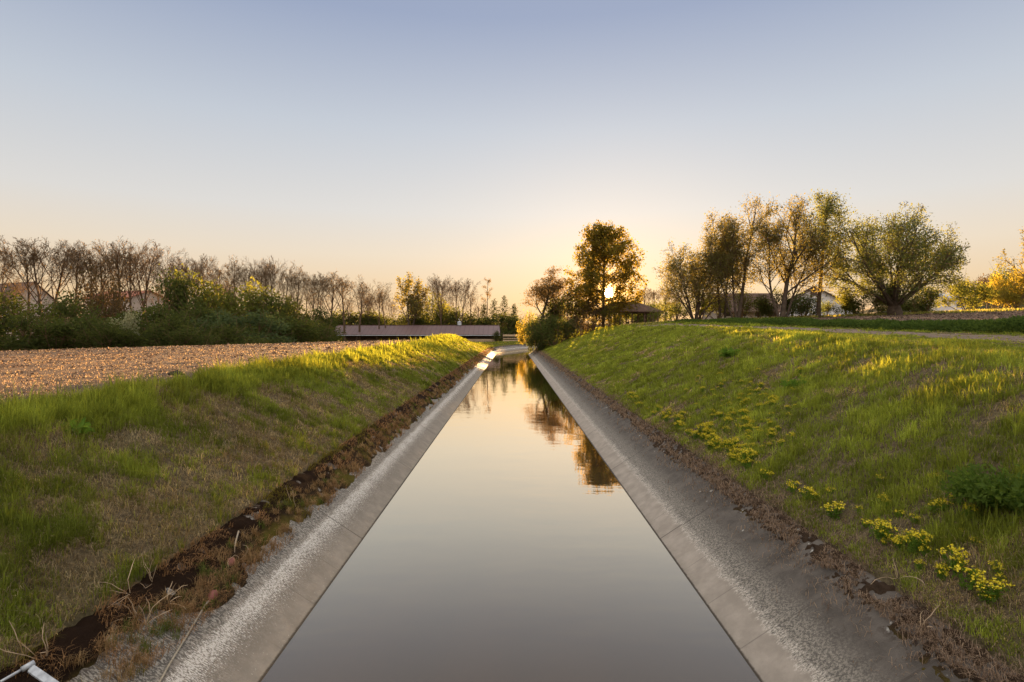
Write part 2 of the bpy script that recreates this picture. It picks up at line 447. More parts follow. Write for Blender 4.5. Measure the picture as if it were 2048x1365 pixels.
# moss cushions on the concrete: lumpy sheets with a real edge
def moss(name, side, mat, z0, z1, thr, seed, thick, sc1):
    ss = np.geomspace(3.0, 95, 900); zz = np.linspace(z0, z1, 44)
    S, Zr = np.meshgrid(ss, zz, indexing='ij'); T = np.where(Zr < .873, 2.51+1.5*Zr, 3.82+(Zr-.873)*6)
    f = fbm(S*sc1, Zr*sc1*2.4, seed, 4)
    edge = sstep(z0, z0+.16, Zr - (.17*sstep(6.2, 5.0, S) if side < 0 else 0) + .22*(fbm(S*.9, S*0, seed+3, 3)-.5)*1.0)
    lump = (f-thr)*edge*3.2 - (1-edge)*.4
    th = np.clip(lump, -.3, 1)*thick*(.75+.5*fbm(S*9, Zr*30, seed+8, 2)) - .004
    x, y = st_xy(S, side*(T-.45*th)); z = np.where(Zr < .873, Zr, .873+(T-3.82)*.12) + th*.9
    idx = np.arange(S.size).reshape(S.shape)
    q = np.stack([idx[:-1,:-1], idx[:-1,1:], idx[1:,1:], idx[1:,:-1]], -1).reshape(-1, 4)
    keep = (th.ravel()[q] > -.002).any(1)
    q = q[keep]; u, inv = np.unique(q, return_inverse=True)
    o = link(name, np_mesh(name, np.stack([x, y, z], -1).reshape(-1, 3)[u], inv.reshape(-1, 4), None, [mat], True)); tag(o, kind='stuff')
moss('moss', -1, M['moss_l'], .46, .98, .27, 21, .045, 4.5)
moss('moss', 1, M['moss_r'], .62, .98, .47, 57, .045, 13.0)

# ------------------------------------------------------------------ blades, litter, clods
rng = np.random.default_rng(7)
def blades(name, P, H, W, lean, tint, mat, kind='stuff', az=None):
    N = len(P); az = rng.uniform(0, 2*np.pi, N) if az is None else az
    d = np.stack([np.cos(az), np.sin(az), np.zeros(N)], -1); sd = np.stack([-np.sin(az), np.cos(az), np.zeros(N)], -1)
    up = np.array([0, 0, 1.0])
    ln = lean[:, None]; Hh = H[:, None]; Ww = W[:, None]
    mid = P + up*Hh*.58*np.sqrt(np.maximum(1-ln*ln*.3, .1)) + d*Hh*ln*.30
    tip = P + up*Hh*np.sqrt(np.maximum(1-ln*ln, .04)) + d*Hh*ln
    V = np.stack([P-sd*Ww*.5, P+sd*Ww*.5, mid+sd*Ww*.42, mid-sd*Ww*.42, tip], 1).reshape(-1, 3)
    b = np.arange(N)[:, None]*5
    q = b+np.array([[0, 1, 2, 3]]); t = b+np.array([[3, 2, 4]])
    tn = np.repeat(tint, 5, 0)
    o = link(name, np_mesh(name, V, q, t, [mat], False, tn)); tag(o, kind=kind); return o

def lerp(a, b, f): return np.asarray(a)*(1-f[:, None])+np.asarray(b)*f[:, None]
GREEN, LUSH, OLIVE, STRAW, BROWN = (.13,.16,.028), (.215,.245,.038), (.19,.195,.05), (.42,.34,.18), (.20,.145,.08)

def tufts(s, t, k, sig):
    """k blades around each centre, leaning outwards; returns the blade index, offsets and azimuth"""
    n = len(s); i = np.repeat(np.arange(n), k); a = rng.uniform(0, 6.28, n*k); r = np.abs(rng.normal(0, 1, n*k))*np.repeat(sig, k)
    return i, np.cos(a)*r, np.sin(a)*r, a+rng.normal(0, .5, n*k)

def grass_bank(side, N, k):
    s = np.exp(math.log(3.3)+(math.log(100)-math.log(3.3))*rng.uniform(0, 1, N)**1.3)
    if side < 0: a = rng.uniform(3.88, 8.0, N)
    else: a = 3.9+(np.where(s < 60, 17.6, 15.0)-3.9)*rng.uniform(0, 1, N)**1.25
    t = side*a; x, y = st_xy(s, t); o = 0 if side < 0 else 100
    big = fbm(x*.55, y*.55, 31+o, 4); sm = fbm(x*1.9, y*1.9, 77+o, 3); fin = fbm(x*6, y*6, 99+o, 2)
    top = sstep(5.7, 6.8, a) if side < 0 else np.zeros(N)
    keep = np.abs(x) < y*1.05
    if side < 0:
        keep &= rng.uniform(0, 1, N) < np.clip(.30+1.5*(sm-.38)+.5*top+.8*(fin-.5), .06, 1)
        keep &= a < 7.3+.6*(fbm(x*.7, y*.7, 90, 3)-.4)+.9*(s > 52)*(s < 86)
    else:
        keep &= rng.uniform(0, 1, N) < np.clip(.62+1.5*(sm-.42)+.8*(fin-.5), .2, 1)
        keep &= ~((a > 12.5+.4*(sm-.5)) & (a < 14.7+.4*(sm-.5)) & (rng.uniform(0, 1, N) > .05) & (s < 62))
    s, a, x, y, big, sm, top, fin = [v[keep] for v in (s, a, x, y, big, sm, top, fin)]
    n = len(s); r = rng.uniform(0, 1, n)
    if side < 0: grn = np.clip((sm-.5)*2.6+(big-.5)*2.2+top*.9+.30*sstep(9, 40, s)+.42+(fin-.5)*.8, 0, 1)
    else: grn = np.clip((sm-.42)*2.6+(big-.45)*2.2+.85+(fin-.5)*.8, 0, 1)
    isg = r < .08+.88*grn
    tall = rng.lognormal(0, .35, n)
    if side < 0: H = np.where(isg, .085+.10*np.clip(sm-.3, 0, 1)+.12*top, .075)*tall
    else: H = np.where(isg, .075+.15*np.clip(sm-.28, 0, 1), .08)*tall
    H *= 1-.3*sstep(45, 70, s)
    if side > 0: H *= (1-.5*sstep(4.6, 3.9, a))*(1-.62*sstep(9.5, 11.5, a)*sstep(45, 25, s))
    v = rng.uniform(0, 1, n)
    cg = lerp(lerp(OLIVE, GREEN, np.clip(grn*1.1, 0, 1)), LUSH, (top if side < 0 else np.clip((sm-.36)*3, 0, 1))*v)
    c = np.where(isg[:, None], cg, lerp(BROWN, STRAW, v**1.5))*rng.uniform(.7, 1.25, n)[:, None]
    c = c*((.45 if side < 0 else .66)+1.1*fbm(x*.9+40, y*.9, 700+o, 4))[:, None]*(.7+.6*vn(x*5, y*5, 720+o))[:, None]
    i, dx, dy, az = tufts(s, a, k, np.where(isg, .035, .06)+.0012*s); m = len(i)
    x, y = x[i]+dx, y[i]+dy; ok = (np.abs(path_st(x, y)[1]) > 3.86)
    i, x, y, az = i[ok], x[ok], y[ok], az[ok]; m = len(i)
    isg_ = isg[i]
    lean = np.where(isg_, rng.uniform(.1, .8, m), rng.uniform(.55, .98, m))
    W = np.maximum(.0062*rng.uniform(.7, 1.5, m), s[i]*.0010)*np.where(isg_, 1, .7)
    P = np.stack([x, y, h(x, y)-.01], -1)
    blades('grass', P, H[i]*rng.uniform(.55, 1.2, m), W, lean, c[i]*rng.uniform(.8, 1.2, m)[:, None], M['blade'], az=az)
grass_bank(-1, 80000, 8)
grass_bank(1, 140000, 8)

def far_grass():
    N = 60000
    y = np.exp(rng.uniform(math.log(84), math.log(150), N)); x = (rng.uniform(560, 1110, N)-CX)/FPX*y
    s, t = path_st(x, y); keep = (np.abs(t) > 4.0)
    x, y, t = x[keep], y[keep], t[keep]; n = len(x); v = rng.uniform(0, 1, n)
    blades('grass', np.stack([x, y, h(x, y)-.02], -1), rng.uniform(.1, .25, n), y*.0016, rng.uniform(.2, .8, n),
           lerp(GREEN, OLIVE, v)*rng.uniform(.7, 1.2, n)[:, None], M['blade'])
    N = 26000                                            # grassy margin under the right-hand trees
    x = rng.uniform(14, 62, N); y = rng.uniform(46, 74, N); keep = y > 60-.25*x
    x, y = x[keep], y[keep]; n = len(x); v = rng.uniform(0, 1, n)
    blades('grass', np.stack([x, y, h(x, y)-.02], -1), rng.uniform(.12, .35, n), y*.0016, rng.uniform(.2, .8, n),
           lerp(GREEN, STRAW, v*.6)*rng.uniform(.7, 1.2, n)[:, None], M['blade'])
far_grass()

def thatch():
    # short dead grass lying flat between the tufts, near the viewer
    for side, N in ((-1, 70000), (1, 26000)):
        s = np.exp(rng.uniform(math.log(3.3), math.log(26), N)); a = rng.uniform(3.9, 8.0 if side < 0 else 10.0, N); t = side*a; x, y = st_xy(s, t)
        f = fbm(x*1.9, y*1.9, 77 if side < 0 else 177, 3); fin = fbm(x*5, y*5, 640, 2)
        keep = (np.abs(x) < y*1.05) & (rng.uniform(0, 1, N) < np.clip(1.1-1.2*(f-.3)+(fin-.5), .1, 1)) & ((side > 0) | (a < 7.2)); x, y, s, fin = x[keep], y[keep], s[keep], fin[keep]; n = len(x)
        v = np.clip(rng.uniform(0, 1, n)*.8+(fin-.4)*.8, 0, 1)
        blades('dry_grass', np.stack([x, y, h(x, y)+.004], -1), rng.uniform(.05, .15, n), np.maximum(.0042, s*.0007), rng.uniform(.85, .995, n), lerp((.10,.07,.042), (.40,.32,.18), v**1.6), M['litter'])
thatch()

def litter():
    # dead grass hanging over the left lining, dry litter along the right one
    N = 26000; s = np.exp(rng.uniform(math.log(3.2), math.log(95), N)); zr = rng.uniform(.46, .92, N)
    cl = fbm(s*2.2, zr*7, 301, 3); keep = cl+.25*(zr-.6) > .5; s, zr, cl = s[keep], zr[keep], cl[keep]; n = len(s)
    t = -(2.51+1.5*zr); x, y = st_xy(s, t)
    v = np.clip(rng.uniform(0, 1, n)*.7+cl*.4, 0, 1)
    c = np.where((fbm(s*.9, zr*3, 330, 2) > .62)[:, None], lerp((.10,.09,.02), (.17,.14,.03), v), lerp((.11,.06,.03), (.38,.22,.11), v))
    blades('dry_grass', np.stack([x, y, zr], -1), rng.uniform(.05, .16, n), np.maximum(.004, s*.0008), rng.uniform(.6, .97, n), c, M['litter'], az=rng.normal(-.2, 1.0, n))
    K = 520; sc_ = np.exp(rng.uniform(math.log(3.6), math.log(80), K)); zc_ = .50+.24*rng.uniform(0, 1, K); k = 34
    i = np.repeat(np.arange(K), k); s = sc_[i]+rng.normal(0, .03, K*k); zr = zc_[i]+rng.normal(0, .012, K*k); x, y = st_xy(s, -(2.51+1.5*zr)); hue = rng.uniform(0, 1, K)[i]
    c = np.where((hue > .78)[:, None], (.10,.12,.03), lerp((.19,.115,.055), (.36,.25,.13), hue))*rng.uniform(.6, 1.2, K*k)[:, None]
    blades('dry_grass', np.stack([x, y, zr+.02], -1), rng.uniform(.05, .15, K*k), np.maximum(.0035, s*.0007), rng.uniform(.3, .97, K*k), c, M['litter'])
    N = 30000; s = np.exp(rng.uniform(math.log(3.2), math.log(90), N)); t = 3.6+np.abs(rng.normal(0, .26, N)); 
    t = np.where(rng.uniform(0, 1, N) < .25, 3.75-np.abs(rng.normal(0, .22, N)), t)
    cl = fbm(s*2.4, t*4, 401, 3); keep = (cl > .42) & (t < 4.5); s, t = s[keep], t[keep]; n = len(s)
    x, y = st_xy(s, t); z = np.where(t < 3.84, lining_z(t), np.maximum(h(x, y), .87)); v = rng.uniform(0, 1, n)
    blades('dry_grass', np.stack([x, y, z+.005], -1), rng.uniform(.04, .13, n), np.maximum(.004, s*.0007), rng.uniform(.8, .99, n),
           lerp((.11,.07,.05), (.33,.24,.17), v), M['litter'])
litter()

def clods():
    for nm, N, cond in (('clods', 60000, 'l'), ('clods', 16000, 'r')):
        if cond == 'l':
            y = np.exp(rng.uniform(math.log(6), math.log(88), N)); px = rng.uniform(-20, 905, N); x = (px-CX)/FPX*y
            s, t = path_st(x, y); dist = (x+29)*-.93+(y-33)*.368
            keep = (t < -7.5-1.0*(s > 52)) & (dist < 5)
        else:
            y = np.exp(rng.uniform(math.log(18), math.log(56), N)); px = rng.uniform(1400, 2070, N); x = (px-CX)/FPX*y
            s, t = path_st(x, y); keep = (t > 18.3) & (y < 61-.25*x)
        x, y = x[keep], y[keep]; n = len(x)
        size = np.maximum(.011, y*.0009)*rng.lognormal(0, .5, n)
        base = np.array([[1,0,0],[-.5,.87,0],[-.5,-.87,0],[.3,.2,.85],[-.3,-.1,.7]])
        jit = rng.normal(0, .22, (n, 5, 3)); a = rng.uniform(0, 6.28, n)
        v = base[None]+jit; ca, sa = np.cos(a)[:, None], np.sin(a)[:, None]
        v = np.stack([v[..., 0]*ca-v[..., 1]*sa, v[..., 0]*sa+v[..., 1]*ca, v[..., 2]], -1)*size[:, None, None]
        v += np.stack([x, y, h(x, y)-.2*size], -1)[:, None]
        tr = np.array([[0,1,3],[1,4,3],[1,2,4],[2,0,3],[2,3,4]])
        T = (np.arange(n)[:, None, None]*5+tr[None]).reshape(-1, 3)
        o = link(nm, np_mesh(nm, v.reshape(-1, 3), None, T, [M['clod' if cond == 'l' else 'clod_dull']])); tag(o, kind='stuff')
clods()
def stubble():
    N = 26000; y = np.exp(rng.uniform(math.log(6), math.log(88), N)); x = (rng.uniform(-20, 905, N)-CX)/FPX*y
    s, t = path_st(x, y); dist = (x+29)*-.93+(y-33)*.368; cl = fbm(x*.5, y*.5, 611, 3)
    keep = (t < -7.8-1.0*(s > 52)) & (dist < 4) & (cl > .36+.1*rng.normal(0, 1, N)); x, y = x[keep], y[keep]; n = len(x)
    blades('straw_litter', np.stack([x, y, h(x, y)], -1), np.maximum(.035, y*.0016)*rng.uniform(.6, 1.4, n), np.maximum(.012, y*.0011), rng.uniform(.3, .97, n),
           lerp((.30,.22,.15), (.55,.43,.29), rng.uniform(0, 1, n)), M['litter'])
stubble()

# ------------------------------------------------------------------ trees
def tubes_np(lines, sides):
    """many tapered tubes in one array mesh; lines: list of (pts (k,3), radii (k))"""
    Vs, Qs, off = [], [], 0
    w = np.arange(sides)*2*np.pi/sides; cw, sw = np.cos(w), np.sin(w)
    for P, r in lines:
        k = len(P); d = np.gradient(P, axis=0); d /= np.linalg.norm(d, axis=1, keepdims=True)+1e-9
        ref = np.where(np.abs(d[:, 2:3]) > .9, np.array([[1., 0, 0]]), np.array([[0, 0, 1.]]))
        a = np.cross(d, ref); a /= np.linalg.norm(a, axis=1, keepdims=True)+1e-9; b = np.cross(d, a)
        ring = P[:, None]+(a[:, None]*cw[None, :, None]+b[:, None]*sw[None, :, None])*r[:, None, None]
        Vs.append(ring.reshape(-1, 3))
        i = off+np.arange(k-1)[:, None]*sides+np.arange(sides)[None]; j = off+np.arange(k-1)[:, None]*sides+(np.arange(sides)[None]+1) % sides
        Qs.append(np.stack([i, j, j+sides, i+sides], -1).reshape(-1, 4)); off += k*sides
    return np.concatenate(Vs), np.concatenate(Qs)

def polyline(rs, p, d, Ln, n, wander, trop):
    pts = [p]; st = Ln/n
    for _ in range(n):
        d = d+rs.normal(0, wander, 3)+np.array([0, 0, trop]); d = d/np.linalg.norm(d)
        pts.append(pts[-1]+d*st)
    return np.array(pts)

def grow(seed, stems, spec, rmin=.018):
    """stems: (p, d, length, radius) list; spec per level: n, ratio, angle, f0, wander, tropism, segs, and a length profile"""
    rs = np.random.default_rng(seed); levels = [[] for _ in range(len(spec)+1)]
    def rec(p, d, Ln, r, lv, wander, trop, segs):
        P = polyline(rs, p, d, Ln, segs, wander, trop)
        u = np.linspace(0, 1, segs+1); rr = np.maximum(r*(1-.75*u), rmin*.6)
        levels[lv].append((P, rr))
        if lv >= len(spec): return
        S = spec[lv]; n = max(1, int(S['n']*rs.uniform(.8, 1.2))); a0 = rs.uniform(0, 6.28)
        for k in range(n):
            f = S['f0']+(1-S['f0'])*(k+rs.uniform(.1, .9))/n
            x = f*segs; i = min(int(x), segs-1); q = P[i]+(P[i+1]-P[i])*(x-i)
            ax = P[i+1]-P[i]; ax = ax/np.linalg.norm(ax)
            o = np.cross(ax, [0, 0, 1.0]) if abs(ax[2]) < .95 else np.cross(ax, [1.0, 0, 0]); o /= np.linalg.norm(o); o2 = np.cross(ax, o)
            az = a0+k*2.4+rs.normal(0, .3); ang = math.radians(S['ang']*rs.uniform(.65, 1.3))
            if 'ang2' in S: ang = math.radians((S['ang']*(1-f)+S['ang2']*f)*rs.uniform(.8, 1.2))
            nd = ax*math.cos(ang)+(o*math.cos(az)+o2*math.sin(az))*math.sin(ang)
            prof = S['prof'](f) if 'prof' in S else 1.1-.55*f
            rec(q, nd, Ln*S['ratio']*prof*rs.uniform(.75, 1.2), max(rr[i]*S.get('rr', .6), rmin), lv+1, S['w'], S['t'], S['s'])
    for st in stems: rec(*[np.asarray(v, float) if i < 2 else v for i, v in enumerate(st)], 0, spec[0].get('w0', .06), spec[0].get('t0', .03), spec[0].get('s0', 9))
    return levels

def leaves_np(rs, P, size, aspect=1.7, droop=.0, up=.3):
    n = len(P); d = rs.normal(0, 1, (n, 3)); d[:, 2] -= droop; d /= np.linalg.norm(d, axis=1, keepdims=True)
    nn = rs.normal(0, 1, (n, 3)); nn[:, 2] += up; s = np.cross(d, nn); s /= np.linalg.norm(s, axis=1, keepdims=True)+1e-9
    L_ = (size*rs.uniform(.6, 1.35, n))[:, None]; W_ = L_/aspect
    up_ = np.cross(s, d)*L_*.12
    V = np.stack([P, P+d*L_*.5+s*W_*.5+up_, P+d*L_, P+d*L_*.5-s*W_*.5+up_], 1).reshape(-1, 3)
    return V, np.arange(n*4).reshape(-1, 4)

def spots_on(rs, lines, n, jit):
    ln = np.array([np.linalg.norm(p[-1]-p[0]) for p, _ in lines]); pr = ln/ln.sum()
    k = rs.choice(len(lines), n, p=pr); f = rs.uniform(.15, 1, n)
    out = np.empty((n, 3))
    for i in range(n):
        P = lines[k[i]][0]; x = f[i]*(len(P)-1); j = min(int(x), len(P)-2); out[i] = P[j]+(P[j+1]-P[j])*(x-j)
    return out+rs.normal(0, jit, (n, 3))

def tree_parts(levels, rs, leaf_n, leaf_size, jit, trunk_levels=2, aspect=1.7, droop=0., reject=None, leafline=None):
    """mesh data for trunk and crown"""
    big = [l for lv in levels[:trunk_levels] for l in lv]; small = [l for lv in levels[trunk_levels:] for l in lv]
    tv, tq = tubes_np(big, 6)
    cv, cq = tubes_np(small, 3)
    if leaf_n:
        P = spots_on(rs, levels[-1] if leafline is None else [l for k in leafline for l in levels[k]], leaf_n, jit)
        if reject is not None: P = P[~reject(P)]
        lv, lq = leaves_np(rs, P, leaf_size, aspect, droop)
    else: lv, lq = np.zeros((0, 3)), np.zeros((0, 4), int)
    return (tv, tq), (cv, cq), (lv, lq)

def tree_object(name, parts, loc, leafmat, bark='bark', twig='twig', sub_leaves=True):
    (tv, tq), (cv, cq), (lv, lq) = parts
    root = empty(name, loc)
    link('trunk', np_mesh('trunk', tv, tq, None, [M[bark]], True), root)
    me = np_mesh('crown', np.concatenate([cv, lv]), np.concatenate([cq, lq+len(cv)]), None, [M[twig], leafmat])
    mi = np.zeros(len(cq)+len(lq), np.int32); mi[len(cq):] = 1
    me.polygons.foreach_set('material_index', mi)
    link('crown', me, root)
    return root

def copy_tree(root, loc, scale, rz):
    r = root.copy(); col.objects.link(r); r.location = loc; r.scale = scale; r.rotation_euler = (0, 0, rz)
    for ch in list(root.children):
        c = ch.copy(); col.objects.link(c); c.parent = r
    return r

# bare trees of the left-hand row: prototypes about 16 m high
def bare_spec(v):
    return [dict(n=10+v % 3, ratio=.62, ang=27, ang2=20, f0=.38, w=.045, t=.03, s=7, rr=.45, w0=.025, t0=.02, s0=10, prof=lambda f: max(.25, (1.06-f)/.62)),
            dict(n=8, ratio=.42, ang=34, f0=.3, w=.04, t=.03, s=4, rr=.5),
            dict(n=7, ratio=.52, ang=30, f0=.15, w=.05, t=.03, s=3, rr=.6),
            dict(n=3, ratio=.55, ang=28, f0=.2, w=.06, t=.02, s=2, rr=.7)]
protos = []
for v in range(7):
    rs = np.random.default_rng(500+v)
    st = [((0, 0, -.3), (rs.normal(0, .05), rs.normal(0, .05), 1), 14.5, .24)]
    if v in (2, 5): st = [((-.15, 0, -.3), (-.14, .02, 1), 14.2, .19), ((.2, .1, -.3), (.12, 0, 1), 13.6, .18)]
    lv = grow(100+v, st, bare_spec(v), .018)
    parts = tree_parts(lv, rs, [500, 900, 450, 700, 1500, 350, 500][v], .15, .12)
    mx = max(parts[1][0][:, 2].max(), parts[0][0][:, 2].max())
    protos.append((v, parts, mx))
proto_root = {}
def bare_tree(px, top, v, Y, label, wscale=1.0, leafmat=None, rz=None, name='bare_tree', group='bare trees in the row behind the ploughed field'):
    x = (px-CX)/FPX*Y; zb = hs(x, Y); H = CAMZ+(HY-top)/FPX*Y-zb
    k = H/protos[v][2]; rzz = (px*1.7) % 6.28 if rz is None else rz
    if v not in proto_root:
        proto_root[v] = tree_object(name, protos[v][1], (x, Y, zb), L['bud'], 'bark_grey'); o = proto_root[v]
        o.scale = (k*wscale*1.28, k*wscale*1.28, k); o.rotation_euler = (0, 0, rzz)
    else: o = copy_tree(proto_root[v], (x, Y, zb), (k*wscale*1.28, k*wscale*1.28, k), rzz)
    o.name = name
    return tag(o, label, 'tree', group)

def row_Y(px): return float(np.interp(px, [-50, 50, 500, 680, 890, 1010], [76, 78, 100, 128, 138, 146]))
ROW = [(4, 478, 1, 1.0, 'bare tree cut off by the left edge of the photo'),
 (62, 482, 0, .9, 'bare tree above the brown roof of the far left house, beside the tallest crown'),
 (88, 471, 2, 1.15, 'tallest and widest bare crown at the left, twin stemmed, over the brown house roof'),
 (148, 481, 4, .7, 'thin bare tree rising beside the white gable of the left house'),
 (178, 484, 6, .8, 'slim bare tree between the two houses behind the hedge, nearer the white gable'),
 (208, 483, 4, .95, 'bare tree with a leafy lower crown between the two houses behind the hedge'),
 (243, 477, 0, .95, 'bare tree with thick straight trunk at the left corner of the red roofed house'),
 (272, 479, 5, .85, 'forked bare tree standing in front of the white wall of the red roofed house'),
 (302, 492, 3, .95, 'bare tree with a round bare crown at the right end of the red roofed house'),
 (330, 508, 6, .7, 'low thin bare tree just right of the red roofed house'),
 (356, 504, 0, .85, 'bare tree with rounded top above the tallest green shrub'),
 (386, 507, 5, .7, 'narrow forked bare tree right of the rounded one above the tall green shrub'),
 (416, 509, 3, .85, 'bare tree over the yellow green shrub, first of the tight middle group'),
 (441, 509, 6, .85, 'bare tree over the yellow green shrub, second of the tight middle group'),
 (470, 514, 4, .75, 'thin bare tree over the yellow green shrub, third of the tight middle group'),
 (500, 516, 0, .65, 'narrow bare tree in the middle of the tight group behind the field'),
 (522, 513, 6, .75, 'tall straight bare tree, highest of the tight middle group'),
 (541, 514, 2, .7, 'twin stemmed bare tree near the right end of the tight middle group'),
 (563, 519, 3, .8, 'leaning bare tree at the right end of the tight middle group'),
 (594, 531, 4, .8, 'twiggy bare tree with some leaves, first one right of the tight middle group'),
 (627, 541, 5, .75, 'V shaped bare tree standing alone left of the long shed roof'),
 (664, 543, 4, 1.15, 'broad budding tree above the left end of the long shed roof'),
 (690, 546, 1, 1.0, 'budding tree with dark crown just right of the broad one above the shed left end'),
 (720, 558, 0, 1.15, 'wide fan shaped bare tree above the left third of the shed roof'),
 (757, 565, 6, .9, 'pale thin bare tree left of the leafy dark tree behind the shed'),
 (775, 563, 3, .8, 'second pale thin bare tree left of the leafy dark tree behind the shed'),
 (884, 549, 2, .8, 'tall twin stemmed bare tree right of the leafy dark tree behind the shed'),
 (918, 556, 5, .75, 'pale forked bare tree right above the zinc roof vent of the shed'),
 (940, 572, 3, .8, 'small bare tree leaning right of the zinc roof vent of the shed')]
for px, top, v, w, lab in ROW: bare_tree(px, top, v, row_Y(px), lab, w)
for px, top, v, w, Yo in ((28, 540, 3, .8, 8), (228, 545, 3, .7, 9), (315, 550, 6, .8, 10), (455, 560, 5, .8, 10), (580, 570, 6, .8, 10), (610, 575, 0, .8, 8),
                       (645, 580, 6, .9, 12), (705, 585, 3, .9, 12), (740, 588, 5, .9, 12), (790, 590, 3, .8, 12), (850, 590, 6, .9, 10), (900, 592, 3, .9, 10), (958, 600, 6, .8, 8)):
    bare_tree(px, top, v, row_Y(px)+Yo, 'smaller bare tree filling the gaps at the back of the bare tree row', w, group='small bare trees at the back of the row')
# the lone tall thin one with a small high crown
rs = np.random.default_rng(900)
lv = grow(901, [((0, 0, -.3), (.02, 0, 1), 17.5, .20)], [dict(n=10, ratio=.15, ang=40, f0=.62, w=.12, t=.05, s=4, rr=.4, w0=.03, t0=.02, s0=9), dict(n=7, ratio=.5, ang=40, f0=.2, w=.14, t=.03, s=3), dict(n=4, ratio=.5, ang=40, f0=.2, w=.12, t=.0, s=2)])
parts = tree_parts(lv, rs, 420, .26, .2)
Y = 146; x = (972-CX)/FPX*Y; zb = hs(x, Y); k = (CAMZ+(HY-557)/FPX*Y-zb)/max(parts[0][0][:, 2].max(), parts[1][0][:, 2].max())
o = tree_object('tall_thin_tree', parts, (x, Y, zb), L['bud'], 'bark_grey'); o.scale = (k*1.1, k*1.1, k)
tag(o, 'lone tall thin tree with a small crown near the shed right end', 'tree')

# leafy broad trees
def leafy(name, label, px, top, base, Y, seed, stems, spec, leaf_n, leaf_size, jit, mat, wpx=None, aspect=1.7, droop=0., reject=None, bark='bark', group=None, leafline=None, trunk_levels=2, cpx=None, env=None):
    rs = np.random.default_rng(seed)
    lv = grow(seed, stems, spec); parts = tree_parts(lv, rs, leaf_n, leaf_size, jit, trunk_levels, aspect, droop, None, leafline)
    x = (px-CX)/FPX*Y; zb = hs(x, Y) if base is None else CAMZ+(HY-base)/FPX*Y
    allv = np.concatenate([p[0] for p in parts]); H = np.percentile(allv[:, 2], 99.8)
    kz = (CAMZ+(HY-top)/FPX*Y-zb)/H; kx = kz
    if wpx:
        w = np.percentile(allv[:, 0], 99.5)-np.percentile(allv[:, 0], .5); kx = wpx/FPX*Y/w
        mxx = (np.percentile(allv[:, 0], 99.5)+np.percentile(allv[:, 0], .5))/2
    sc_ = np.array([kx, kx, kz])
    parts = [(p[0]*sc_, p[1]) for p in parts]
    allv = np.concatenate([p[0] for p in parts[1:]])
    off = 0 if cpx is None else (cpx-px)/FPX*Y-(np.percentile(allv[:, 0], 99.5)+np.percentile(allv[:, 0], .5))/2
    if cpx is not None:          # let the crown lean so that it stands where it should over the trunk foot
        for q in range(3): parts[q][0][:, 0] += off*np.clip(parts[q][0][:, 2]/(H*kz*.5), 0, 1)
    if env is not None:          # trim twigs and leaves to a domed outline
        ex, rx, zc, rz_ = [np.array(v)/FPX*Y for v in ((env[0]-px), env[1], (HY-env[2]), env[3])]; zc = zc+CAMZ-zb
        for q in (1, 2):
            v = parts[q][0]; out = ((v[:, 0]-ex)/rx)**2+(v[:, 1]/rx)**2+((v[:, 2]-zc)/rz_)**2 > 1+.13*np.sin(v[:, 0]*2.3+v[:, 2]*3.1)+.07*np.sin(v[:, 1]*5+v[:, 2]*4)
            parts[q] = (v, parts[q][1][~out[parts[q][1]].any(1)])
        v = parts[0][0]; out = ((v[:, 0]-ex)/rx)**2+(v[:, 1]/rx)**2+((v[:, 2]-zc)/rz_)**2 > .93; parts[0] = (v, parts[0][1][~(out[parts[0][1]].any(1) & (v[parts[0][1]][:, :, 2].min(1) > 2.5))])
        keep_ = parts[2][1].ravel(); parts[2] = (parts[2][0][keep_], np.arange(len(keep_)).reshape(-1, 4))
    # leaves keep their own size: shrink or grow each around its first corner
    lvv = parts[2][0].reshape(-1, 4, 3)
    if len(lvv):
        lvv = lvv[:, :1]+(lvv-lvv[:, :1])/sc_; parts[2] = (lvv.reshape(-1, 3), parts[2][1])
    if reject is not None:
        lvv = parts[2][0].reshape(-1, 4, 3)+np.array([x, Y, zb]); lvv = lvv[~reject(lvv[:, 0])]-np.array([x, Y, zb])
        parts[2] = (lvv.reshape(-1, 3), np.arange(len(lvv)*4).reshape(-1, 4))
    o = tree_object(name, parts, (x, Y, zb), L[mat], bark)
    return tag(o, label, 'tree', group)

def maple_prof(f): return max(.2, 1.15*math.sqrt(max(0, 1-((f-.25)/.85)**2)))
def sun_gap(P):
    d = P-np.array([0, 0, CAMZ]); d /= np.linalg.norm(d, axis=1, keepdims=True)
    sd = np.array([math.sin(SUN_AZ)*math.cos(SUN_EL), math.cos(SUN_AZ)*math.cos(SUN_EL), math.sin(SUN_EL)])
    return (d@sd) > math.cos(R(.5))
leafy('maple_tree', 'conical leafy maple with the sun shining through its lower crown, beside the open pavilion', 1206, 449, 655, 80, 1201,
      [((0, 0, 0), (0, 0, 1), 13.4, .26)],
      [dict(n=58, ratio=.36, ang=86, ang2=32, f0=.11, w=.08, t=.045, s=5, rr=.35, w0=.02, t0=.02, s0=12, prof=maple_prof),
       dict(n=8, ratio=.42, ang=42, f0=.2, w=.12, t=.0, s=3), dict(n=4, ratio=.5, ang=40, f0=.2, w=.12, t=-.05, s=2)],
      23000, .27, .24, 'maple', 150, 1.3, .5, sun_gap)
BRO = [dict(n=9, ratio=.62, ang=48, ang2=20, f0=.25, w=.10, t=.05, s=6, rr=.6, w0=.05, t0=.02, s0=8),
       dict(n=9, ratio=.45, ang=42, f0=.2, w=.12, t=.03, s=4), dict(n=6, ratio=.5, ang=40, f0=.15, w=.13, t=.0, s=3), dict(n=3, ratio=.5, ang=38, f0=.2, w=.12, t=.0, s=2)]
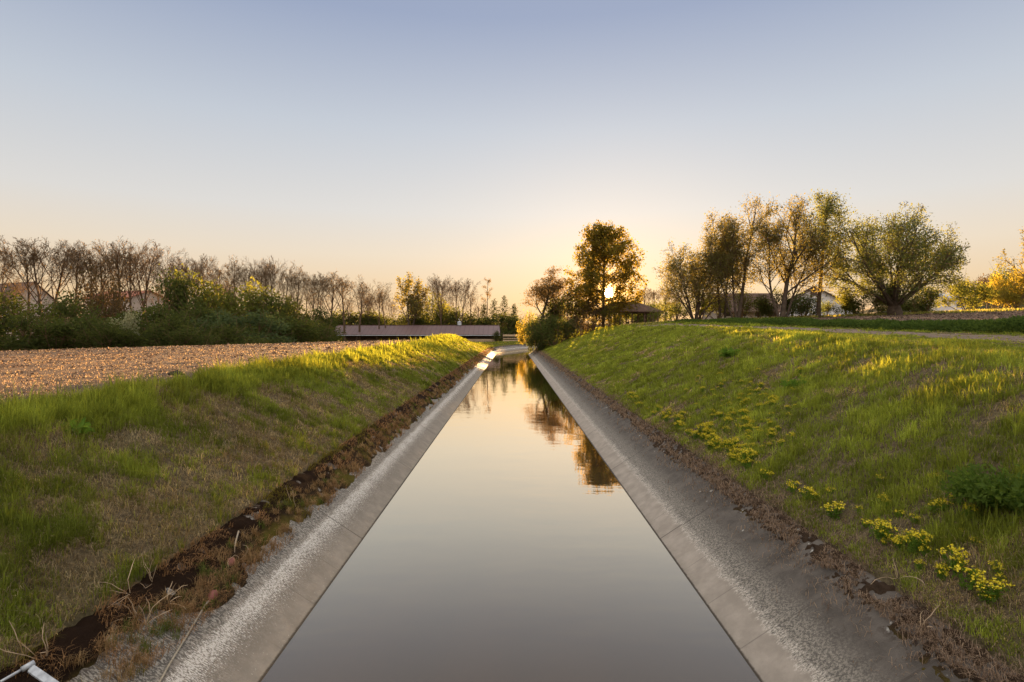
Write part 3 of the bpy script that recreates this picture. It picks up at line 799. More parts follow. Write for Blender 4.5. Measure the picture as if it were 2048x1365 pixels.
leafy('bankside_tree', 'round budding tree leaning over the far right bank of the canal, left of the maple', 1080, 538, 668, 84, 1301,
      [((0, 0, 0), (.06, 0, 1), 8.0, .22)], BRO, 8000, .19, .26, 'bud', 96)
leafy('dark_leafy_tree', 'leafy dark round tree standing above the middle of the long shed roof', 817, 545, None, 136, 1302,
      [((0, 0, 0), (-.05, 0, 1), 9, .3), ((.4, 0, 0), (.18, 0, 1), 8, .24)], BRO, 3000, .5, .3, 'poplar', 66)
# right-hand group of poplars and willows
POP = [dict(n=13, ratio=.42, ang=36, ang2=24, f0=.22, w=.09, t=.06, s=6, rr=.5, w0=.035, t0=.02, s0=10, prof=lambda f: 1.25-.75*f),
       dict(n=9, ratio=.45, ang=36, f0=.2, w=.12, t=.02, s=4), dict(n=6, ratio=.55, ang=38, f0=.15, w=.13, t=-.02, s=3)]
SHR = [dict(n=8, ratio=.55, ang=38, ang2=26, f0=.25, w=.11, t=.03, s=5, rr=.6, w0=.05, t0=.02, s0=7),
       dict(n=8, ratio=.45, ang=40, f0=.2, w=.13, t=.0, s=4), dict(n=5, ratio=.55, ang=40, f0=.15, w=.14, t=-.03, s=3)]
def fan(seed, n, spread, Ln, r, rad=.3):
    rs = np.random.default_rng(seed); out = []
    for k in range(n):
        a = 2*math.pi*k/n+rs.uniform(-.3, .3); sp = spread*math.sqrt((k*.618) % 1)*rs.uniform(.85, 1.12)
        out.append(((math.cos(a)*rad*rs.uniform(.3, 1), math.sin(a)*rad*rs.uniform(.3, 1), 0), (math.cos(a)*sp, math.sin(a)*sp, 1), Ln*rs.uniform(.8, 1.08), r*rs.uniform(.7, 1.1)))
    return out
def dome_fan(seed, n, r):
    rs = np.random.default_rng(seed); out = []
    for k in range(n):
        th = 1.12*math.sqrt((k+.5)/n)*rs.uniform(.92, 1.06); a = k*2.4; Ln = .66/math.sqrt((math.sin(th)/6.2)**2+(math.cos(th)/9.4)**2)
        d = (math.cos(a)*math.sin(th), math.sin(a)*math.sin(th), math.cos(th)); Ln *= 1+.22*math.sin(2*th); out.append(((d[0]*.5, d[1]*.5, .5+.6*d[2]), d, Ln*rs.uniform(.92, 1.05), r*rs.uniform(.6, 1.1)))
    return out
leafy('multi_stemmed_tree', 'low wide multi stemmed tree, first of the right group beside the pavilion', 1390, 489, 641, 58, 1401, fan(1, 9, .75, 6.5, .09), SHR, 12000, .165, .26, 'poplar', 150)
leafy('poplar_tree', 'poplar with two thin side by side trunks, second of the right group', 1444, 428, 636, 57, 1402,
      [((-.2, 0, 0), (-.03, 0, 1), 10.2, .14), ((.35, 0, 0), (.04, 0, 1), 9.4, .13)], POP, 10000, .16, .28, 'poplar', 105)
leafy('poplar_tree', 'tall poplar with dark trunk forking low into a leaning V, third of the right group', 1475, 391, 637, 55, 1403,
      [((.1, 0, 0), (.13, 0, 1), 11.8, .2), ((-.15, 0, 0), (-.16, 0, 1), 9.5, .13), ((-.5, .1, 0), (-.25, 0, 1), 7.6, .1)], POP, 12000, .16, .28, 'poplar', 150)
leafy('poplar_tree', 'broad poplar with straight trunk and many rising limbs, in the middle of the right group', 1565, 395, 634, 53, 1404,
      [((0, 0, 0), (0, 0, 1), 11.5, .24), ((-.4, 0, 0), (-.22, 0, 1), 9.5, .13), ((.4, .1, 0), (.25, 0, 1), 8.2, .12)],
      [dict(POP[0], n=17, ratio=.5), POP[1], POP[2]], 14000, .155, .28, 'poplar', 165)
leafy('poplar_tree', 'tallest slim poplar with one bare straight trunk, just left of the big willow', 1637, 383, 634, 54, 1405,
      [((0, 0, 0), (.01, 0, 1), 11.8, .17)], [dict(POP[0], n=16, ratio=.34, f0=.3), POP[1], POP[2]], 9000, .165, .27, 'willow', 112)
leafy('willow_tree', 'big round willow with a thick pollard base and fanning limbs, right of the poplars', 1790, 398, 631, 52, 1406,
      dome_fan(6, 17, .12)+[((0, 0, 0), (.02, 0, 1), 2.0, .55)],
      [dict(n=11, ratio=.50, ang=44, ang2=26, f0=.3, w=.10, t=.01, s=5, rr=.5, w0=.04, t0=.012, s0=8), dict(n=8, ratio=.42, ang=38, f0=.2, w=.13, t=-.02, s=4), dict(n=5, ratio=.5, ang=40, f0=.15, w=.14, t=-.05, s=3)],
      56000, .15, .24, 'willow', 268, cpx=1784, env=(1784, 121, 545, 131))
leafy('edge_tree', 'budding tree cut off by the right edge of the photo above the golden trees', 2062, 440, None, 60, 1407,
      [((0, 0, 0), (-.05, 0, 1), 9, .2)], BRO, 2600, .2, .16, 'poplar', 95)

# shrubs: stems plus leaf masses with a lumpy outline; unit prototypes, 1 m high and 1 m wide
def shrub_proto(seed, nblob, leaf_n, size):
    rs = np.random.default_rng(seed)
    c = np.stack([rs.uniform(-.33, .33, nblob), rs.uniform(-.3, .3, nblob), rs.uniform(.2, .74, nblob)], -1)
    c[:, 2] *= 1-.45*(np.hypot(c[:, 0], c[:, 1])/.45)**2
    rad = rs.uniform(.13, .24, nblob)
    k = rs.integers(0, nblob, leaf_n); d = rs.normal(0, 1, (leaf_n, 3)); d /= np.linalg.norm(d, axis=1, keepdims=True)
    rr = rad[k]*(rs.uniform(0, 1, leaf_n)**.4)*(1+.28*rs.normal(0, 1, leaf_n)*(rs.uniform(0, 1, leaf_n) < .4))
    P = c[k]+d*rr[:, None]*np.array([1, 1, .95]); low = P[:, 2] < 0
    P[low, 2] = rs.uniform(0, .2, low.sum())
    kz = .97/np.percentile(P[:, 2], 98.5); kx = .98/(np.percentile(P[:, 0], 98.5)-np.percentile(P[:, 0], 1.5))
    P = P*np.array([kx, kx, kz]); c = c*np.array([kx, kx, kz])
    lv, lq = leaves_np(rs, P, size, 1.6, .1)
    lines = []
    for j in range(nblob):
        b = np.array([c[j, 0]*.25, c[j, 1]*.25, -.02]); tip = c[j]+np.array([rs.normal(0, .03), rs.normal(0, .03), rad[j]*1.0])
        m = (b+tip)/2+np.array([c[j, 0]*.25, c[j, 1]*.25, 0]); lines.append((np.array([b, m*.7+b*.3, m, tip]), np.array([.014, .011, .008, .003])))
        for _ in range(5):
            e = c[j]+rs.normal(0, 1, 3)*rad[j]*.75; e[2] = abs(e[2])+.03; lines.append((np.array([m, (m+e)/2+rs.normal(0, .02, 3), e+(e-m)*.25]), np.array([.006, .004, .002])))
    return (lv, lq), tubes_np(lines, 3)
SP = []
for k in range(7): SP.append(shrub_proto(2000+k, [11, 14, 9, 12, 16, 10, 13][k], [3600, 4200, 3000, 3600, 4600, 1200, 3800][k], [.052, .046, .058, .05, .045, .05, .05][k]))
SPM = {}
def shrub(name, px, wpx, top, Y, v, mat, label, group=None, base=None, depth=.8, cat='shrub'):
    x = (px-CX)/FPX*Y; zb = hs(x, Y) if base is None else CAMZ+(HY-base)/FPX*Y
    H = (CAMZ+(HY-top)/FPX*Y-zb); W = wpx/FPX*Y
    root = empty(name, (x, Y, zb-.03), (px*.7+v) % 6.28 if abs(W/H-1) < 3 else 0)
    root.scale = (W*1.05, W*depth, H*1.08)
    root.rotation_euler = (0, 0, (0, math.pi)[int(px) % 2])
    if v not in SPM:
        (lv, lq), (tv, tq) = SP[v]
        SPM[v] = (np_mesh('crown', lv, lq, None, [L['green']]), np_mesh('trunk', tv, tq, None, [M['twig']]))
    a = link('crown', SPM[v][0], root); a.material_slots[0].link = 'OBJECT'; a.material_slots[0].material = L[mat]
    link('trunk', SPM[v][1], root)
    return tag(root, label, cat, group)
GH = 'shrubs and bushes behind the ploughed field'
for a in [
 (6, 130, 600, 66, 0, 'dark', 'dark shrub at the left edge of the photo in front of the brown house roof'),
 (70, 100, 612, 63, 5, 'lime', 'yellow green shrub at the far left, below the brown house roof'),
 (132, 110, 600, 66, 1, 'green', 'green shrub below the white gable of the left house'),
 (196, 100, 556, 74, 5, 'brown', 'brown twiggy bush between the two houses behind the field'),
 (162, 90, 600, 72, 5, 'brown', 'low brown twiggy bush beside the white gable of the left house'),
 (225, 80, 590, 72, 5, 'brown', 'brown twiggy bush in front of the left end of the red roofed house'),
 (246, 64, 632, 61, 3, 'blossom', 'pale blossoming bush below the white wall of the red roofed house'),
 (300, 130, 622, 66, 2, 'green', 'round green bush right of the pale blossoming bush'),
 (348, 120, 557, 77, 4, 'green', 'tallest green shrub in the hedge behind the field, right of the red roofed house'),
 (418, 120, 575, 79, 6, 'lime', 'tall yellow green shrub right of the tallest green shrub'),
 (395, 130, 612, 72, 1, 'green', 'green bush in front of the tall yellow green shrub'),
 (478, 120, 580, 84, 3, 'lime', 'olive shrub below the tight middle group of bare trees'),
 (530, 120, 596, 86, 0, 'green', 'green shrub under the right end of the tight middle group of bare trees'),
 (585, 110, 604, 90, 4, 'green', 'rounded green shrub left of the V shaped bare tree'),
 (628, 80, 625, 94, 2, 'dark', 'low dark shrub just left of the long shed roof')]:
    shrub('shrub', *a, GH)
for px, w, top, Y, v, m in [(30, 130, 640, 57, 2, 'dark'), (110, 130, 645, 58, 4, 'green'), (185, 130, 642, 59, 0, 'green'), (215, 100, 652, 58, 1, 'dark'), (290, 110, 655, 60, 3, 'dark'), (345, 130, 640, 64, 6, 'dark'), (430, 130, 632, 70, 0, 'bluegreen'),
                       (500, 130, 632, 74, 2, 'bluegreen'), (560, 120, 636, 80, 6, 'green'), (612, 110, 645, 84, 1, 'dark'), (645, 80, 650, 100, 5, 'dark'), (370, 110, 660, 60, 1, 'dark'), (465, 130, 655, 66, 4, 'dark')]:
    shrub('bush', px, w, top, Y, v, m, 'low dark green bush filling the foot of the hedge behind the ploughed field', 'low bushes at the foot of the hedge')
for px, w, top, Y, v, m in [(670, 90, 630, 140, 0, 'green'), (715, 90, 630, 142, 2, 'dark'), (765, 100, 634, 143, 4, 'dark'), (815, 100, 632, 142, 1, 'dark'), (870, 70, 612, 141, 3, 'lime'), (905, 70, 622, 142, 6, 'green'), (945, 80, 632, 144, 0, 'dark'), (990, 90, 634, 146, 2, 'dark'), (1035, 80, 636, 148, 4, 'dark'), (740, 80, 626, 146, 1, 'dark')]:
    shrub('shrub', px, w, top, Y, v, m, 'dark shrub in the continuous thicket behind the long shed roof', 'shrubs in the thicket behind the shed')
shrub('shrub', 866, 56, 590, 146, 5, 'lime', 'taller yellow green shrub rising right of the leafy dark tree behind the shed')
shrub('shrub', 994, 17, 664, 128, 1, 'dark', 'small dark bush at the right end wall of the shed', base=684)
# conifers at the right end of the thicket
def pine(px, top, Y, label, seed):
    rs = np.random.default_rng(seed); x = (px-CX)/FPX*Y; zb = hs(x, Y); H = CAMZ+(HY-top)/FPX*Y-zb
    lines = [(np.array([[0, 0, -.2], [.05, 0, H*.5], [0, 0, H]]), np.array([.16, .1, .02]))]; P = []
    for k in range(46):
        u = .22+.78*(k+.5)/46; a = k*2.4; ln = (1-u)**.8*H*.30*rs.uniform(.55, 1.2)+.25
        tip = np.array([math.cos(a)*ln, math.sin(a)*ln, u*H+ln*.15]); b = np.array([0, 0, u*H])
        lines.append((np.array([b, (b+tip)/2+[0, 0, .08], tip]), np.array([.04, .03, .012])))
        n = int(8+ln*16); f = rs.uniform(.2, 1.05, n)[:, None]; P.append(b+(tip-b)*f+rs.normal(0, .16, (n, 3)))
    lv, lq = leaves_np(rs, np.concatenate(P), .34, 2.2)
    root = empty('pine_tree', (x, Y, zb)); tv, tq = tubes_np(lines, 5)
    link('trunk', np_mesh('trunk', tv, tq, None, [M['bark']], True), root); link('crown', np_mesh('crown', lv, lq, None, [L['needle']]), root)
    tag(root, label, 'tree', 'small pines near the right end of the shed')
pine(968, 610, 150, 'small dark pine right below the lone tall thin tree', 31)
pine(988, 600, 150, 'small dark pine between the lone tall tree and the highest pine', 32)
pine(1008, 593, 152, 'highest of the small dark pines near the right end of the shed', 33)
pine(1028, 610, 150, 'small dark pine closest to the golden bush by the canal', 34)

# shrubs about the far end of the right bank
for a in [
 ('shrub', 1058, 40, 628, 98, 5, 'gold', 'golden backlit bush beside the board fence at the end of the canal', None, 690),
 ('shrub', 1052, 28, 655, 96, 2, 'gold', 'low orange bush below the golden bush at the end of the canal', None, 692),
 ('shrub', 1100, 80, 606, 86, 4, 'green', 'green shrub at the foot of the budding tree on the far right bank', None, 690),
 ('shrub', 1082, 62, 640, 80, 1, 'green', 'low green shrub hanging to the far end of the right canal lining', None, 703),
 ('shrub', 1112, 80, 636, 77, 6, 'green', 'broad green shrub on the slope below the hedge of the far right bank', None, 692),
 ('shrub', 1075, 34, 672, 78, 3, 'green', 'smallest green shrub at the very corner of the right canal lining', None, 708),
 ('shrub', 1150, 80, 572, 84, 5, 'brown', 'twiggy brown bush between the budding tree and the maple', None, 664),
 ('shrub', 1134, 70, 592, 82, 5, 'green', 'green bush left of the maple trunk', None, 672),
 ('shrub', 1184, 84, 606, 79, 5, 'brown', 'twiggy bush directly below the maple crown', None, 662),
 ('shrub', 1216, 60, 616, 78, 5, 'lime', 'sparse bush under the maple beside the pavilion', None, 660),
 ('shrub', 1160, 60, 636, 76, 5, 'brown', 'low twiggy brown bush on the slope below the maple', None, 676)]:
    shrub(*a)
# distant trees behind the pavilion and the right group
for px, top, v, w, Y, lab in ((1288, 572, 4, 1.2, 118, 'hazy bare tree behind the pavilion, close to the maple'), (1306, 576, 1, 1.1, 122, 'hazy bare tree behind the pavilion eave'), (1330, 572, 4, 1.1, 120, 'hazy bare tree between pavilion and right tree group'), (1352, 580, 3, 1.1, 125, 'hazy bare tree behind the low multi stemmed tree')):
    bare_tree(px, top, v, Y, lab, w, group='hazy bare trees behind the pavilion')
for a in [
 ('shrub', 1284, 60, 610, 122, 5, 'lime', 'tall thin golden green bush far behind the pavilion, nearest the maple', None, 650),
 ('shrub', 1326, 70, 606, 124, 5, 'lime', 'tall thin golden green bush far behind the pavilion right eave', None, 650),
 ('shrub', 1262, 90, 622, 98, 2, 'dark', 'dark bush seen between the posts behind the pavilion', None, 655),
 ('shrub', 1300, 70, 612, 112, 0, 'lime', 'yellow green bush glowing behind the pavilion roof', None, 656),
 ('shrub', 1352, 80, 606, 70, 5, 'lime', 'sunlit thin bush between the pavilion and the right tree group', None, 645),
 ('shrub', 1398, 110, 585, 62, 5, 'lime', 'bushy growth around the stems of the low multi stemmed tree', None, 643),
 ('shrub', 1548, 60, 585, 57, 3, 'dark', 'dark green bush at the foot of the broad poplar', None, 637),
 ('shrub', 1516, 56, 600, 60, 5, 'lime', 'light yellow green bush left of the broad poplar trunk', None, 637),
 ('shrub', 1608, 64, 592, 56, 1, 'bluegreen', 'grey green bush between the broad poplar and the slim poplar', None, 635),
 ('shrub', 1436, 60, 596, 60, 5, 'lime', 'thin yellow green growth around the two trunked poplar', None, 638),
 ('shrub', 1482, 60, 585, 58, 5, 'lime', 'thin yellow green growth around the forked dark poplar', None, 638),
 ('shrub', 1585, 50, 598, 60, 5, 'green', 'thin green growth just right of the broad poplar trunk', None, 635),
 ('shrub', 1765, 60, 585, 56, 5, 'lime', 'thin growth of shoots at the willow base', None, 632),
 ('shrub', 1690, 50, 592, 57, 5, 'lime', 'thin yellow green bush hiding the right half of the white gable', None, 633),
 ('shrub', 1655, 40, 606, 58, 5, 'bluegreen', 'thin whitish bush right of the slim poplar in front of the white gable', None, 634),
 ('shrub', 1722, 74, 574, 55, 3, 'lime', 'yellow green bush under the left side of the big willow', None, 633),
 ('shrub', 1842, 84, 580, 56, 4, 'dark', 'dark bush under the right side of the big willow', None, 630),
 ('shrub', 1936, 86, 565, 66, 6, 'lime', 'round green bush standing alone between the willow and the golden trees', None, 624),
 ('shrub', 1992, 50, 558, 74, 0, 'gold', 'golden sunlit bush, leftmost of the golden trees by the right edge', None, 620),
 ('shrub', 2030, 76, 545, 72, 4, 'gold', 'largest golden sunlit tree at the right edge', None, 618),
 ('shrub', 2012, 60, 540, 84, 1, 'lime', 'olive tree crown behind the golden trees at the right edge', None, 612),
 ('shrub', 1966, 60, 556, 95, 5, 'brown', 'brown bare treetops left of the golden trees', None, 610),
 ('shrub', 1918, 60, 572, 105, 5, 'brown', 'brown bare treetops behind the round green bush', None, 612)]:
    shrub(*a)
for px, top, v, Y, lab in ((1918, 556, 3, 120, 'faint bare tree on the wooded rise, left of the green bush'), (1942, 555, 6, 122, 'faint bare tree on the wooded rise, above the round green bush'), (1970, 543, 3, 124, 'faint bare tree on the wooded rise, left of the golden trees'), (1984, 550, 1, 120, 'faint bare tree on the wooded rise, behind the golden trees')):
    bare_tree(px, top, v, Y, lab, .9, group='faint bare trees on the wooded rise')

# hills on the horizon
def hill(x0, x1, y0, y1, H, seed, mat):
    xs = np.linspace(x0, x1, 90); ys = np.linspace(y0, y1, 24); X, Yg = np.meshgrid(xs, ys, indexing='ij')
    u = (X-x0)/(x1-x0); v = (Yg-y0)/(y1-y0)
    Z = -1.5+H*(np.sin(np.pi*v)**.7)*(np.sin(np.pi*np.clip(u, 0, 1))**.35)*(.75+.5*fbm(X*.012, Yg*.012, seed, 4)) + 2.0*(fbm(X*.12, Yg*.12, seed+5, 3)-.5)*np.sin(np.pi*v)
    idx = np.arange(X.size).reshape(X.shape); q = np.stack([idx[:-1,:-1], idx[1:,:-1], idx[1:,1:], idx[:-1,1:]], -1).reshape(-1, 4)
    o = link('hills', np_mesh('hills', np.stack([X, Yg, Z], -1), q, None, [mat], True)); tag(o, kind='structure')
wood = soil_mat('distant_woodland', (.03,.03,.014), (.06,.055,.025), (.07,.05,.025))
hill(-420, 160, 330, 470, 13.0, 3, wood)
hill(92, 330, 125, 240, 17.0, 8, wood)

# ------------------------------------------------------------------ buildings
def shed():
    Y0, Y1 = 128.0, 134.0                     # eave near, ridge at the middle
    xe0, xe1 = (664-CX)/FPX*Y0, (1000.5-CX)/FPX*Y0
    ze, zr = CAMZ+(HY-669.5)/FPX*Y0, CAMZ+(HY-651)/FPX*Y1
    xr0, xr1 = (674-CX)/FPX*Y1, (998.5-CX)/FPX*Y1
    zg = .9; o = empty('shed', ((xe0+xe1)/2, (Y0+Y1)/2, zg)); B = Vector(o.location)
    def w(p): return (p[0]-B.x, p[1]-B.y, p[2]-B.z)
    m = MB(); m.slab([w(p) for p in ((xe0, Y0, ze), (xe1, Y0, ze), (xr1, Y1, zr), (xr0, Y1, zr))], .10)
    m.slab([w(p) for p in ((xr0, Y1+.003, zr), (xr1, Y1+.003, zr), (xe1, Y1+6, ze), (xe0, Y1+6, ze))], .10)
    r = m.build('roof', M['roof_sheet'], o)
    MB().box(w((xr0, Y1-.16, zr+.004)), w((xr1, Y1+.16, zr+.09))).build('ridge_cap', M['tile'], r)
    MB().box(w((xe0, Y0-.06, ze-.26)), w((xe1, Y0-.003, ze-.11))).build('gutter', M['zinc'], r)
    m = MB().box(w((xe0+1.2, Y0+3.4, zg-.2)), w((xe1-.8, Y0+3.55, ze+.0))); m.build('back_wall', M['wood'], o)
    for k in range(9):
        x = xe0+.9+(xe1-xe0-1.8)*k/8; MB().box(w((x-.11, Y0+.5, zg-.2)), w((x+.11, Y0+.72, ze-.05))).build('post', M['wood'], o)
    xa = (945-CX)/FPX*Y0; xb = (990-CX)/FPX*Y0; m = MB()
    for k in range(3): m.box(w((xa-3, Y0+.2, zg+.2+.27*k)), w((xb, Y0+.26, zg+.41+.27*k)))
    m.build('board_front', M['board'], o)
    # zinc ventilator with a finial on the ridge
    xv = (919-CX)/FPX*Y1; v = MB()
    v.box(w((xv-.42, Y1-.42, zr)), w((xv+.42, Y1+.42, zr+.72)))
    vent = v.build('ventilator', M['zinc'], o)
    t = MB(); c = w((xv, Y1, zr+.725))
    i = 0; t.v += [(c[0]-.52, c[1]-.52, c[2]), (c[0]+.52, c[1]-.52, c[2]), (c[0]+.52, c[1]+.52, c[2]), (c[0]-.52, c[1]+.52, c[2]), (c[0], c[1], c[2]+.3)]
    t.t += [(0,1,4),(1,2,4),(2,3,4),(3,0,4)]; t.q += [(0,3,2,1)]
    t.build('cap', M['zinc'], vent)
    MB().tube([(c[0], c[1], c[2]+.25), (c[0]-.05, c[1], c[2]+.62)], .05, 5).tube([(c[0]-.05, c[1], c[2]+.6), (c[0]-.25, c[1], c[2]+.78)], .06, 5).build('finial', M['frame'], vent)
    tag(o, 'long low shed with a mauve sheet metal roof behind the ploughed field', 'shed')
shed()

def fence():
    Y = 126.0; x0, x1 = (1006-CX)/FPX*Y, (1052-CX)/FPX*Y; zb = hs((x0+x1)/2, Y)
    o = empty('board_fence', ((x0+x1)/2, Y, zb)); n = 5
    for k in range(n):
        x = (x0-x1)/2+(x1-x0)*k/(n-1); MB().box((x-.07, .035, -.2), (x+.07, .17, 2.0)).build('post', M['wood'], o)
    for z0, hgt in ((.1, .38), (.72, .16), (1.25, .42)):
        MB().box(((x0-x1)/2, -.03, z0), ((x1-x0)/2, .03, z0+hgt)).build('rail', M['board'], o)
    tag(o, 'pale board fence with wide rails between the shed and the golden bush', 'fence')
fence()

def pavilion():
    Y = 85.0; cx = (1250-CX)/FPX*Y; zb = CAMZ+(HY-654)/FPX*Y-.05
    o = empty('pavilion', (cx, Y, zb)); k = Y/FPX
    def X(px): return (px-1250)*k
    zt = (655-627)*k; za = (655-604)*k; x0, x1 = X(1182), X(1318); y0, y1 = -2.6, 2.6
    MB().box((X(1228), -2.5, -.6), (X(1316), 2.5, .06)).build('floor_slab', M['cream_wall'], o)
    n = 0
    for px in (1234, 1258, 1282, 1299, 1308):
        for yy in (-2.2, 2.2):
            MB().box((X(px)-.09, yy-.09, .06), (X(px)+.09, yy+.09, zt)).build('post', M['wood'], o)
    for yy in (-2.2, 2.2): MB().box((X(1186), yy-.1, zt+.002), (X(1312), yy+.1, zt+.2)).build('beam', M['wood'], o)
    xr0, xr1 = X(1226), X(1272)
    m = MB(); e = zt+.16
    m.slab([(x0, y0, e), (x1, y0, e), (xr1, 0, za), (xr0, 0, za)], .12)
    m.slab([(x1, y1, e), (x0, y1, e), (xr0, .003, za), (xr1, .003, za)], .12)
    i = m.n(); m.v += [(x0, y0, e), (x0, y1, e), (xr0, 0, za), (x1, y0, e), (x1, y1, e), (xr1, 0, za)]; m.t += [(i, i+2, i+1), (i+3, i+4, i+5)]
    m.build('roof', M['tile'], o)
    r = MB(); 
    for yy in (-2.2,): r.box((X(1284), yy-.03, .55), (X(1306), yy+.03, .66)).box((X(1284), yy-.03, 1.55), (X(1306), yy+.03, 1.65))
    r.build('railing', M['wood'], o)
    tag(o, 'open wooden pavilion with a hipped tile roof on the right bank beside the maple', 'pavilion')
    t = empty('picnic_table', (cx+X(1262), Y-.9, zb+.06))
    MB().box((-.9, -.4, .7), (.9, .4, .76)).build('table_top', M['wood'], t)
    for yy in (-.75, .75): MB().box((-.9, yy-.14, .42), (.9, yy+.14, .46)).build('seat', M['wood'], t)
    for xx in (-.65, .65): MB().hexa([(xx-.04, -.85, 0), (xx+.04, -.85, 0), (xx+.04, .85, 0), (xx-.04, .85, 0), (xx-.04, -.3, .7), (xx+.04, -.3, .7), (xx+.04, .3, .7), (xx-.04, .3, .7)]).build('leg', M['wood'], t)
    tag(t, 'dark wooden picnic table under the pavilion roof', 'table')
pavilion()

def house(name, label, px0, px1, eave, ridge, base, Y, rot, depth, wallm, roofm, wins, gable_side, ov=.45):
    """box with a gable roof; local x runs along the ridge"""
    k = Y/FPX; cx = ((px0+px1)/2-CX)*k; zb = CAMZ+(HY-base)*k
    o = empty(name, (cx, Y, zb), R(rot)); Lh = (px1-px0)*k/2; he = (base-eave)*k; hr = (base-ridge)*k; D = depth/2
    m = MB().box((-Lh, -D, -1.5), (Lh, D, he))
    for sx in (-1, 1):
        i = m.n(); x = sx*Lh; m.v += [(x, -D, he), (x, D, he), (x, 0, hr)]; m.t += [(i, i+1, i+2)] if sx > 0 else [(i, i+2, i+1)]
    m.build('wall', M[wallm], o)
    r = MB(); sl = (hr-he)/D; e = he-ov*sl+.04
    r.slab([(-Lh-ov, -D-ov, e+.15), (Lh+ov, -D-ov, e+.15), (Lh+ov, 0, hr+.19), (-Lh-ov, 0, hr+.19)], .16)
    r.slab([(Lh+ov, D+ov, e+.15), (-Lh-ov, D+ov, e+.15), (-Lh-ov, .003, hr+.19), (Lh+ov, .003, hr+.19)], .16)
    r.build('roof', M[roofm], o)
    for (side, u, z0, w, hh) in wins:
        if side == 'front': a = (u*Lh-w/2, -D-.05, z0); b = (u*Lh+w/2, -D-.003, z0+hh); fr = MB().box(a, b).build('window', M['frame'], o); MB().box((a[0]+.07, -D-.075, z0+.07), (b[0]-.07, -D-.052, z0+hh-.07)).build('pane', M['glass'], fr)
        else:
            sx = -1 if side == 'left' else 1; x = sx*Lh
            xa, xb = sorted((x+sx*.003, x+sx*.05)); xc, xd = sorted((x+sx*.052, x+sx*.075))
            fr = MB().box((xa, u*D-w/2, z0), (xb, u*D+w/2, z0+hh)).build('window', M['frame'], o); MB().box((xc, u*D-w/2+.07, z0+.07), (xd, u*D+w/2-.07, z0+hh-.07)).build('pane', M['glass'], fr)
    return tag(o, label, 'house')
house('house', 'large brown roofed house with white gable at the far left behind bare trees', -90, 112, 606, 569, 672, 118, -24, 8, 'cream_wall', 'tile',
      [('front', -.6, 2.2, 1.4, 1.6), ('front', -.1, 2.2, 1.4, 1.6), ('front', .4, 2.2, 1.4, 1.6), ('right', -.35, 2.0, 1.3, 1.5), ('right', .35, 2.0, 1.3, 1.5)], 1)
house('house', 'red roofed house with pale wall behind the bare trees, right of the brown one', 205, 308, 599, 584, 660, 122, -13, 10, 'cream_wall', 'red_tile',
      [('front', -.3, 4.0, 1.0, 1.9), ('front', .25, 4.0, 1.0, 1.9), ('front', .7, 4.0, 1.0, 1.9)], 1)
house('house', 'white gabled house with brown roof between the slim poplar and the willow', 1590, 1664, 616, 578, 640, 76, 62, 9.0, 'white_wall', 'tile',
      [('left', -.3, 1.0, .95, .9), ('left', .32, 1.0, .95, .9), ('left', 0, 3.0, .9, .9)], -1)
house('house', 'low white building with wide windows behind the two trunked poplar', 1424, 1532, 624, 590, 648, 72, 0, 7, 'cream_wall', 'tile',
      [('front', -.78, .75, .75, .8), ('front', -.35, .75, 1.5, .8), ('front', .3, .75, 1.3, .8), ('front', .72, .75, 1.3, .8)], 1)
house('house', 'pale blue grey building glimpsed between the willow and the round green bush', 1872, 1902, 600, 590, 634, 90, 0, 6, 'white_wall', 'zinc', [('front', 0, 1.3, .8, .9)], 1)
p = at(1822, 632, 58); zb = hs(p.x, p.y)
o = empty('signpost', (p.x, p.y, zb)); hgt = CAMZ+(HY-621)/FPX*58-zb
MB().box((-.05, -.05, -.2), (.05, .05, hgt)).build('post', M['frame'], o); MB().box((-.42, -.09, hgt-.16), (.09, -.053, hgt-.02)).build('sign_board', M['frame'], o)
tag(o, 'small white signpost with a short arm at the field edge below the willow', 'signpost')

# ------------------------------------------------------------------ low plants on the right
def hedge():
    rs = np.random.default_rng(77); P = []
    N = 52000
    y = np.exp(rs.uniform(math.log(14), math.log(58), N)); t = 16.3+rs.normal(0, .42, N)
    hh = .30+.32*fbm(y*.5, y*0, 5, 3)*1.2-.1; hh *= 1-.45*sstep(34, 55, y)
    x = t; keep = (np.abs(x) < y*1.05)
    x, y, t, hh = x[keep], y[keep], t[keep], hh[keep]; n = len(x)
    pr = np.clip(1-((t-16.3)/1.0)**2, 0, 1)**.5
    z = h(x, y)+hh*pr*rs.uniform(0, 1, n)**.5
    lv, lq = leaves_np(rs, np.stack([x, y, z], -1), .085+.0*y, 1.6)
    o = link('hedge', np_mesh('hedge', lv, lq, None, [L['herb']])); tag(o, 'low dark green strip of nettles between dirt path and right field', 'hedge', kind='stuff')
hedge()

